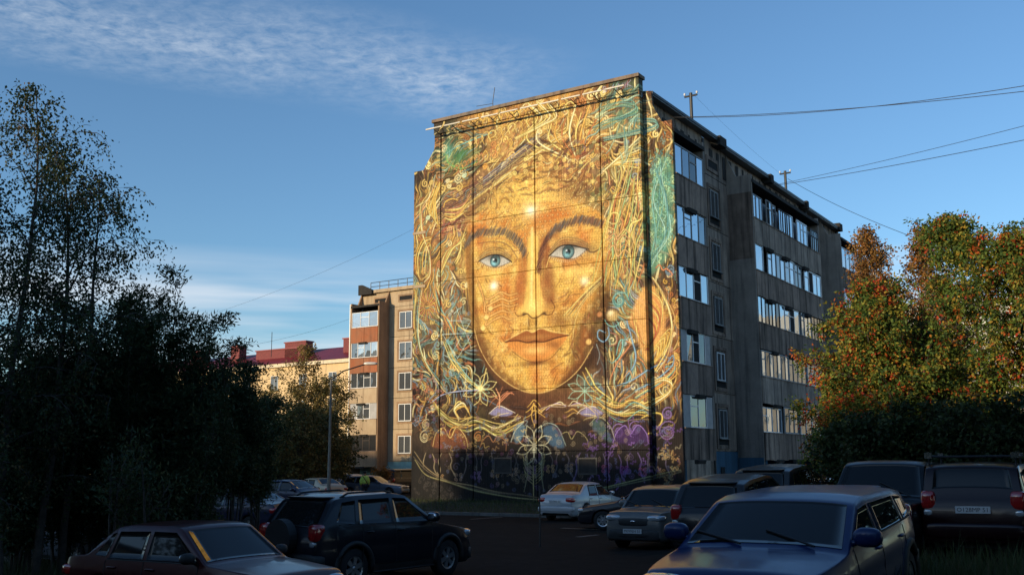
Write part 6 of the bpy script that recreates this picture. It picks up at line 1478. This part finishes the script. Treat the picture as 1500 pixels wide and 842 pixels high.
def suv(label, px, D, heading, col, L=4.4, W=1.8, h=1.66, boxy=False, plate_f=None, plate_r=None, rim=None, spokes=6, rails=True, rack=False, spare=False, clad=True, cowl=1.08, mat=None, cat='car', jeep=False, coupe=False):
    r = car_root('parked_suv', label, cat, PARK, px, D, heading); a = L / 2; body = mat or paint('suv_paint', col)
    if boxy: top = [(a, .66), (a - .03, .92), (a - .12, .99), (a - .95, cowl), (a - 1.5, h - .06), (a - 1.75, h), (-a + .5, h - .02), (-a + .2, h - .07), (-a + .04, cowl), (-a, .9)]
    else: top = [(a, .58), (a - .04, .82), (a - .2, .93), (a - 1.15, cowl), (a - 1.95, h - .05), (a - 2.3, h), (-a + .9, h - .025), (-a + .48, h - .09), (-a + .08, cowl), (-a, .95)]
    c = Car(L, W, top, [(a, .80), (a * .5, cowl - .05), (-a * .7, cowl + .02), (-a, cowl)], (a - .85, -a + .86), .355 if not jeep else .34, .23, tum=.20 if boxy else .33, crown=.04, taper=.07 if boxy else .13)
    c.shell('body', body, r); c.well(r); c.wheel_parts(r, rim, spokes, .23)
    if clad: c.arches(r, M['trim'])
    bz = cowl + .03; wt = h - .12; xw0, xw1 = (a - 1.0, a - 1.48) if boxy else (a - 1.22, a - 1.92)
    c.toppatch('windscreen', xw0, xw1, M['carglass'], r, .07); c.toppatch('rear_window', -a + .10, -a + (.21 if boxy else .44), M['carglass'], r, .13)
    for sg in (1, -1):
        if boxy: A_, B_ = [(a - 1.12, bz), (a - 1.52, wt), (a - 2.18, wt), (a - 2.18, bz)], None
        else: A_ = [(a - 1.38, bz), (a - 1.98, wt - .02), (a - 2.32, wt), (a - 2.34, bz)]
        m1 = a - (2.26 if boxy else 2.42); m2 = -a + (.9 if boxy else 1.05)
        c.sidepatch('side_window', A_, M['carglass'], r, sg); c.sidepatch('side_window', [(m1, bz), (m1, wt), (m2 + .02, wt - .01), (m2 - .06, bz + .01)], M['carglass'], r, sg)
        c.sidepatch('quarter_window', [(m2 - .15, bz + .02), (m2 - .07, wt - .02), (-a + (.36 if boxy else .66), wt - .05), (-a + (.3 if boxy else .45), bz + .07)], M['carglass'], r, sg)
        if clad: c.sidepatch('sill_trim', [(a - 1.25, c.clear + .02), (a - 1.25, c.clear + .17), (-a + 1.3, c.clear + .17), (-a + 1.3, c.clear + .02)], M['trim'], r, sg, .012)
        c.sidepatch('belt_trim', [(a - 1.4, bz - .025), (a - 1.4, bz - .004), (-a + .5, bz + .03), (-a + .5, bz + .01)], M['trim'], r, sg, .01, 14, 1)
        if rails and not rack:
            pts = [(x, sg * (c.edge(x) - .07), c.topz(x, c.edge(x) - .07) + .045) for x in np.linspace(a - 2.25, -a + .7, 8)]; pts[0] = (pts[0][0], pts[0][1], pts[0][2] - .05); pts[-1] = (pts[-1][0], pts[-1][1], pts[-1][2] - .05)
            b = MB(); b.tube(pts, .02, 6); b.build('roof_rail', M['trim'], r, True)
    c.seams(r, (a - 1.36, m1 + .04, m2 + .0), .36, bz - .03); c.handles(r, (m1 + .18, m2 + .18), cowl - .10, body); c.mirrors(r, a - 1.42, bz + .03, body, 1.12)
    wf_ = c.hw(a - .12); hz = .80 if not boxy else .82
    c.blobpart('headlight', (a - .17, wf_ - .22, hz), (.19, .24, .085) if not jeep else (.10, .10, .10), .6 if not jeep else 1, M['lens'], r, rot=-.22)
    if jeep: c.blobpart('indicator', (a - .10, wf_ - .09, hz), (.06, .05, .09), .8, M['amber'], r)
    c.blobpart('taillight', (-a + .12, wf_ - .13, 1.0), (.14, .12, .16), .5, M['redlens'], r, rot=.12)
    c.blobpart('reversing_light', (-a + .12, wf_ - .13, .81), (.13, .10, .06), .5, M['lens'], r, rot=.12)
    c.blobpart('grille', (a - .07, 0, .72), (.09, .46, .10), .45, M['trim'], r, False); c.blobpart('lower_grille', (a - .10, 0, .42), (.15, .60, .10), .45, M['trim'], r, False)
    b = MB(); b.ellip((a + .022, 0, .74), (.014, .075, .03), 1, 12, 6); b.build('badge', M['chrome'], r, True)
    if clad:
        c.blobpart('front_bumper', (a - .13, 0, .40), (.17, W / 2 - .10, .15), .35, M['trim'], r, False); c.blobpart('rear_bumper', (-a + .12, 0, .52), (.17, W / 2 - .07, .13), .35, M['trim'], r, False)
    else: c.blobpart('rear_bumper', (-a + .10, 0, .52), (.14, W / 2 - .07, .13), .35, body, r, False)
    if not boxy: c.blobpart('roof_spoiler', (-a + .56, 0, float(c.zt(-a + .60)) - .012), (.16, W / 2 - .36, .022), .4, body, r, False)
    if spare:
        b = MB(); b.tube([(-a - .02, .02, .92), (-a - .20, .02, .92)], .33, 26); b.build('spare_wheel_cover', M['trim'], r, False)
    if rack:
        for x in np.linspace(a - 1.9, -a + .5, 5):
            b = MB(); e_ = c.edge(x) - .04; b.tube([(x, -e_, h + .09), (x, e_, h + .09)], .018, 6); b.build('rack_bar', M['metal_d'], r)
        for sg in (1, -1):
            b = MB(); e_ = c.edge(0) - .05; b.tube([(a - 1.85, sg * e_, h + .1), (-a + .45, sg * e_, h + .1)], .02, 6)
            for x in (a - 1.8, -a + .55): b.tube([(x, sg * e_, h - .05), (x, sg * e_, h + .1)], .018, 6)
            b.build('rack_rail', M['metal_d'], r)
            b = MB(); b.box(a - 1.9, a - 1.84, sg * e_ - .05, sg * e_ + .05, h + .08, h + .16); b.box(-a + .42, -a + .48, sg * e_ - .06, sg * e_ + .06, h + .06, h + .16); b.build('rack_end_cap', M['chrome'], r)
    for sg in (.45, -.3):
        b = MB(); b.tube([(xw0 + .05, sg + .1, c.topz(xw0, sg) + .0), (xw0 - .18, sg - .45, c.topz(xw0 - .18, abs(sg - .45)) + .022)], .012, 5); b.build('wiper', M['trim'], r)
    if plate_f is not None: c.plate_on(r, a + .055, .50, plate_f, 1)
    if plate_r is not None: c.plate_on(r, -a - .02, .86, plate_r, -1)
    return r
# nearest row
suv('dark blue crossover in the foreground, mural glow reflected on its hood', 1160, 11.5, H_NRD, (.008, .022, .09), 4.5, 1.84, 1.46, cowl=1.01, clad=True, rails=False)
sedan('dark maroon saloon at bottom left with four side windows', 300, 15.3, (.86, -.51), (.05, .007, .009), 4.2, 1.66, 1.40, old=True)
suv('black off-road car behind the maroon saloon, red and white tail lamp showing', 545, 20.6, (.60, .80), (.010, .012, .018), 4.3, 1.81, 1.69, spare=True, cowl=1.08)
suv('boxy black jeep with round headlamp facing out beside the blue crossover', 1302, 19.0, H_NRD, (.006, .006, .008), 3.75, 1.68, 1.66, boxy=True, jeep=True, rails=False, cowl=1.0)
suv('dark red estate car with roof rack and white rear number plate at right', 1436, 18.8, (.47, .88), (.012, .002, .0035), 4.3, 1.74, 1.62, boxy=True, rack=True, plate_r='O128MP 51', clad=False, cowl=1.0)
suv('dark car cut off by the right edge of the picture, nearest the camera', 1745, 7.6, (-.3, -.95), (.02, .022, .03), 4.4, 1.8, 1.62)
# middle of the yard
suv('silver compact off-road car with black grille facing out in the middle', 975, 28.6, H_NRD, (.13, .125, .12), 4.16, 1.72, 1.56, boxy=True, plate_f='M099EH 51', rails=False, cowl=1.02)
sedan('dark saloon with bright alloy wheels parked side-on before the mural', 947, 35.2, (-.97, .24), (.016, .015, .02), 4.5, 1.74, 1.46, rim=M['rim'], spokes=7)
sedan('silver white saloon with its tail to the camera nearest the mural', 854, 42.0, H_RD, (.42, .43, .45), 4.5, 1.74, 1.47, plate_r='K517MA 51')
suv('dark grey hatch seen from behind between the silver off-road car and the blue crossover', 1085, 23.2, H_RD, (.02, .02, .022), 4.2, 1.78, 1.66, rails=False)
suv('dark domed car roof just beyond the blue crossover', 1150, 27, H_RD, (.03, .03, .03), 4.3, 1.78, 1.66, rails=False)
# left side of the yard
sedan('pale station wagon half hidden behind the willows at left', 120, 24.0, (.80, -.60), (.13, .14, .16), 4.4, 1.72, 1.46, wagon=True)
sedan('dark blue saloon behind the black off-road car, tail to the right', 345, 34.0, (-.90, .43), (.012, .018, .045), 4.5, 1.74, 1.44)
sedan('silver blue hatchback at the left of the far row', 352, 56.0, H_NRD, (.10, .13, .18), 4.1, 1.7, 1.5, hatch=True)
suv('dark van with orange light on its tailgate in the far row', 378, 64.0, H_RD, (.03, .03, .03), 4.3, 1.8, 1.75, boxy=True, rails=False)
sedan('dark blue hatchback nosing right with pale headlamp', 432, 52.0, (.86, -.51), (.012, .02, .05), 4.3, 1.76, 1.5, hatch=True)
sedan('cream saloon just left of the person in the bright jacket', 462, 62.0, (-.72, .69), (.50, .40, .28), 4.4, 1.72, 1.45)
sedan('grey blue estate car standing side-on behind the person', 548, 72.0, (.96, -.28), (.11, .15, .21), 4.7, 1.8, 1.46, wagon=True)
sedan('white saloon in the far row in front of the tan block', 520, 84.0, H_RD, (.55, .55, .55), 4.4, 1.74, 1.45)
suv('black van close to the left corner of the mural', 592, 80.0, H_RD, (.016, .014, .015), 4.6, 1.85, 1.85, boxy=True, rails=False)
# ------------------------------------------------------------------ person, lamp post, stake, weeds
def skin_figure(name, nodes, edges, mat, par, root=0, sub=2):
    me = bpy.data.meshes.new(name); me.from_pydata([n[:3] for n in nodes], edges, [])
    o = bpy.data.objects.new(name, me); COL.objects.link(o)
    sk = o.modifiers.new('Skin', 'SKIN')
    if not me.skin_vertices: me.skin_vertices.new()
    for i, n in enumerate(nodes):
        me.skin_vertices[0].data[i].radius = (n[3], n[4] if len(n) > 4 else n[3])
        me.skin_vertices[0].data[i].use_root = (i == root)
    ss = o.modifiers.new('Sub', 'SUBSURF'); ss.levels = sub; ss.render_levels = sub
    dg = bpy.context.evaluated_depsgraph_get(); m2 = bpy.data.meshes.new_from_object(o.evaluated_get(dg)); m2.name = name
    o.modifiers.clear(); o.data = m2; m2.materials.clear(); m2.materials.append(mat); m2.shade_smooth()
    if par: o.parent = par
    return o
M['skin'] = plain('skin', (.42, .25, .18), .55); M['hivis'] = plain('lime_jacket', (.52, .68, .12), .75, var=.25, scale=6); M['trouser'] = plain('dark_trousers', (.014, .015, .02), .85); M['hat'] = plain('black_knit_hat', (.012, .012, .013), .95); M['strap'] = plain('black_strap', (.012, .012, .012), .7); M['shoe'] = plain('black_shoe', (.012, .011, .01), .6)
pp = at_depth(534, 722, 66); e = empty('person', (pp[0], pp[1], gz(pp[0], pp[1])), math.radians(12), 'person seen from behind in a lime green jacket with a black strap across the back', 'person')
# facing +y (away); x right
N_ = [(0, 0, .95, .15, .11), (.09, 0, .90, .095), (.105, .05, .50, .062), (.10, -.02, .11, .045), (.10, .10, .05, .04), (-.09, 0, .90, .095), (-.105, -.08, .50, .062), (-.11, -.20, .13, .045), (-.11, -.08, .06, .04),
      (0, 0, 1.12, .155, .11), (0, 0, 1.32, .17, .115), (0, 0, 1.44, .10, .08), (0, 0, 1.51, .052), (0, .015, 1.58, .075, .085), (0, .02, 1.66, .078, .092), (0, .01, 1.73, .05),
      (.18, 0, 1.40, .07), (.235, -.03, 1.14, .05), (.23, .08, .92, .037), (.225, .12, .85, .03), (-.18, 0, 1.40, .07), (-.235, -.02, 1.14, .05), (-.23, .10, .93, .037), (-.225, .14, .86, .03)]
E_ = [(0, 1), (1, 2), (2, 3), (3, 4), (0, 5), (5, 6), (6, 7), (7, 8), (0, 9), (9, 10), (10, 11), (11, 12), (12, 13), (13, 14), (14, 15), (10, 16), (16, 17), (17, 18), (18, 19), (10, 20), (20, 21), (21, 22), (22, 23)]
for s_, i0 in ((1, 19), (-1, 23)):
    hx, hy, hz = N_[i0][:3]
    for k, (dx, dy, ln) in enumerate([(-.012, .03, .075), (-.004, .012, .085), (.004, -.006, .08), (.012, -.022, .065), (-.02, .04, .05)]):
        j = len(N_); N_ += [(hx + dx * s_, hy + dy * .7, hz - .045 if k < 4 else hz - .01, .011), (hx + dx * s_ * 1.2 - .006 * s_, hy + dy * .8 + .012, hz - .045 - ln * .6, .009)]
        E_ += [(i0, j), (j, j + 1)]
skin_figure('body', N_, E_, M['skin'], e)
def sub_fig(name, idx, grow, mat, edges=None, dz=0):
    mp = {q: i for i, q in enumerate(idx)}; nn = [tuple(N_[q][:3]) + ((N_[q][3] + grow), ((N_[q][4] if len(N_[q]) > 4 else N_[q][3]) + grow)) for q in idx]
    ee = [(mp[a], mp[b]) for a, b in E_ if a in mp and b in mp]; return skin_figure(name, nn, ee, mat, e)
sub_fig('trousers', [0, 1, 2, 3, 5, 6, 7], .022, M['trouser']); sub_fig('jacket', [0, 9, 10, 11, 16, 17, 18, 20, 21, 22], .055, M['hivis'])
for i0, i1 in ((3, 4), (7, 8)):
    b = MB(); a, c = np.array(N_[i0][:3]), np.array(N_[i1][:3]); mid = (a + c) / 2; b.ellip((mid[0], mid[1] + .01, mid[2] - .03), (.055, .15, .055), .7, 12, 8); b.build('shoe', M['shoe'], e, True)
b = MB(); b.ellip((0, .0, 1.70), (.105, .12, .10), .9, 14, 9); b.build('hat', M['hat'], e, True)
for s_ in (1, -1):
    b = MB(); b.ellip((s_ * .088, .02, 1.63), (.014, .022, .032), 1, 8, 6); b.build('ear', M['skin'], e, True)
b = MB()
path = [(-.14, -.02, 1.50), (-.11, -.135, 1.44), (-.03, -.185, 1.30), (.08, -.185, 1.14), (.17, -.13, 1.0), (.215, -.03, .92)]
b.tube(path, .024, 5); b.build('bag_strap', M['strap'], e, True)
b = MB(); b.ellip((.25, .0, .86), (.05, .11, .10), .6, 12, 8); b.build('shoulder_bag', M['strap'], e, True)
# face on the far side of the head
b = MB(); b.ellip((0, .118, 1.635), (.012, .02, .022), 1, 8, 6); b.build('nose', M['skin'], e, True)
for s_ in (1, -1):
    b = MB(); b.ellip((s_ * .033, .104, 1.665), (.013, .006, .008), 1, 8, 6); b.build('eye', M['ink'], e, True)
b = MB(); b.ellip((0, .10, 1.59), (.026, .006, .006), 1, 8, 5); b.build('mouth', M['redlens'], e, True)

def lamp_post(px, D, topy, label, arm):
    p = at_depth(px, 690, D); g = gz(p[0], p[1]); h = at_depth(px, topy, D)[2] - g
    t = empty('street_lamp', (p[0], p[1], g), 0, label, 'street lamp')
    b = MB(); b.tube([(0, 0, -.1), (0, 0, h * .4), (0, 0, h)], [.12, .09, .06], 8); b.build('post', plain('grey_lamp_post', (.20, .18, .15), .7, var=.3), t)
    b = MB(); b.tube([(0, 0, h), (arm * .35, 0, h + .5), (arm, 0, h + .9)], .04, 6); b.build('arm', M['metal_d'], t)
    b = MB(); b.ellip((arm * 1.15, 0, h + .93), (.42, .13, .09), .7, 12, 8); b.build('lamp_head', M['metal_l'], t, True)
    return t
lamp_post(482, 60, 556, 'thin grey street lamp rising in front of the small trees', 2.0)
p = at_ground(791, 800); t = empty('metal_stake', (p[0], p[1], gz(p[0], p[1])), 0, 'thin dark stake standing in the asphalt in front of the mural', 'stake')
b = MB(); b.tube([(0, 0, -.1), (.01, 0, .6), (0, 0, 1.55)], [.022, .02, .018], 6); b.build('rod', M['metal_d'], t)
b = MB(); b.ellip((0, 0, 1.56), (.025, .025, .03), 1, 8, 6); b.build('tip', M['metal_d'], t)

def grass(name, label, n, region, hmin, hmax, seed, dens=None, base=None, col=None):
    r = np.random.default_rng(seed); x0, x1, y0, y1 = region
    P = np.c_[r.uniform(x0, x1, n), r.uniform(y0, y1, n)]
    if dens: P = P[[r.random() < dens(*q) for q in P]]
    n = len(P); z = np.array([(base or gz)(*q) for q in P]) - .01
    h = r.uniform(hmin, hmax, n) * (.6 + .8 * r.random(n) ** 2); a = r.uniform(0, 6.28, n); bend = r.uniform(.1, .55, n) * h; w = r.uniform(.004, .009, n)
    dx, dy = np.cos(a), np.sin(a); v = np.empty((n, 6, 3))
    for k, (f, ww) in enumerate([(0, 1), (.55, .8), (1, .12)]):
        cx = P[:, 0] + dx * bend * f ** 2; cy = P[:, 1] + dy * bend * f ** 2; cz = z + h * f
        v[:, 2 * k] = np.c_[cx - dy * w * ww, cy + dx * w * ww, cz]; v[:, 2 * k + 1] = np.c_[cx + dy * w * ww, cy - dx * w * ww, cz]
    idx = (np.arange(n) * 6)[:, None] + np.array([0, 1, 3, 2, 2, 3, 5, 4])[None]
    me = bpy.data.meshes.new(name); me.vertices.add(6 * n); me.vertices.foreach_set('co', v.astype(np.float32).ravel())
    me.loops.add(8 * n); me.loops.foreach_set('vertex_index', idx.astype(np.int32).ravel()); me.polygons.add(2 * n)
    me.polygons.foreach_set('loop_start', np.arange(0, 8 * n, 4, dtype=np.int32)); me.polygons.foreach_set('loop_total', np.full(2 * n, 4, np.int32))
    at = me.attributes.new('leaf_col', 'FLOAT_COLOR', 'POINT'); c = np.ones((n, 6, 4), np.float32)
    c[:, :, :3] = pick(r, col or [(.045, .065, .02), (.06, .075, .025), (.085, .075, .035)], [3, 2, 1], n)[:, None, :]; at.data.foreach_set('color', c.ravel())
    me.update(); me.validate(); me.materials.append(M['leaf']); o = bpy.data.objects.new(name, me); COL.objects.link(o)
    return tag(o, label, 'grass', None, 'stuff')
def noise2(x, y): return math.sin(x * 1.7 + y * .6) * .5 + math.sin(x * .8 - y * 1.9 + 1) * .5
def lawnz(x, y):
    q = np.array([x, y]) - np.array(LW2(0, 0)); v = (q @ YL[:2] + 3.6) / 3.85; return -.32 + .38 * min(1, max(0, v) * 1.5)
def lawn_in(x, y):
    q = np.array([x, y]) - np.array(LW2(0, 0)); a, d = q @ XL[:2], q @ YL[:2]; return -9.4 < a < 6.9 and -3.55 < d < -.02
grass('lawn_grass', 'rough dark grass on the strip under the mural', 60000, (-9, 12, 40, 57), .08, .24, 3, lawn_in, lawnz)
grass('weeds', 'tall dark weeds at the bottom edge in the middle', 16000, (-2.6, 1.4, 7.5, 13.5), .15, .50, 4, lambda x, y: noise2(x, y) > -.3 - (9.5 - y) * .2 and y < 11.4 + .9 * math.sin(x * 2.2) - .8 * max(0, x))
grass('weeds', 'tall dark weeds at the bottom right in front of the red car', 26000, (3.2, 9.5, 8.2, 15.5), .15, .50, 5, lambda x, y: x > 2.2 + (y - 8) * .28)
grass('weeds', 'dark grass under the willow thicket at left', 30000, (-16, -5.2, 12, 24), .12, .45, 6, lambda x, y: x < -5.6 - (y - 12) * .32)
# a few tall dock stalks in the foreground
for px, D, hh, lb in [(745, 13.0, .62, 'tallest thin seed stalk rising from the weeds in the foreground'), (754, 12.4, .46, 'seed stalk just right of the tallest one in the weeds'), (715, 12.0, .44, 'seed stalk farthest left in the foreground weeds')]:
    p = at_depth(px, 800, D); t = empty('weed_stalk', (p[0], p[1], gz(p[0], p[1])), 0, lb, 'plant', 'seed stalks in the weeds')
    b = MB(); b.tube([(0, 0, -.05), (.02, .01, hh * .6), (.0, 0, hh)], [.006, .005, .004], 5); b.build('stem', M['bark'], t)
    b = MB(); 
    for k in range(22): q = .45 + .55 * k / 22; b.ellip((.01 * math.cos(k * 2.4), .01 * math.sin(k * 2.4), hh * q), (.012, .012, .016), 1, 5, 4)
    b.build('seed_head', M['bark'], t)
# glowing autumn bush behind the estate car
b_, H = place(557, 76, 683)
tree('rowan_shrub', 'small orange autumn bush behind the grey blue estate car', 'shrub', None, b_, max(1.6, H), 91, .04, .1, 1.5, 40, 5, 4, 7, .7, 0, (.14, .09), AUT, [3, 3, 1, 1], hang=.1, stems=6, shape='col')
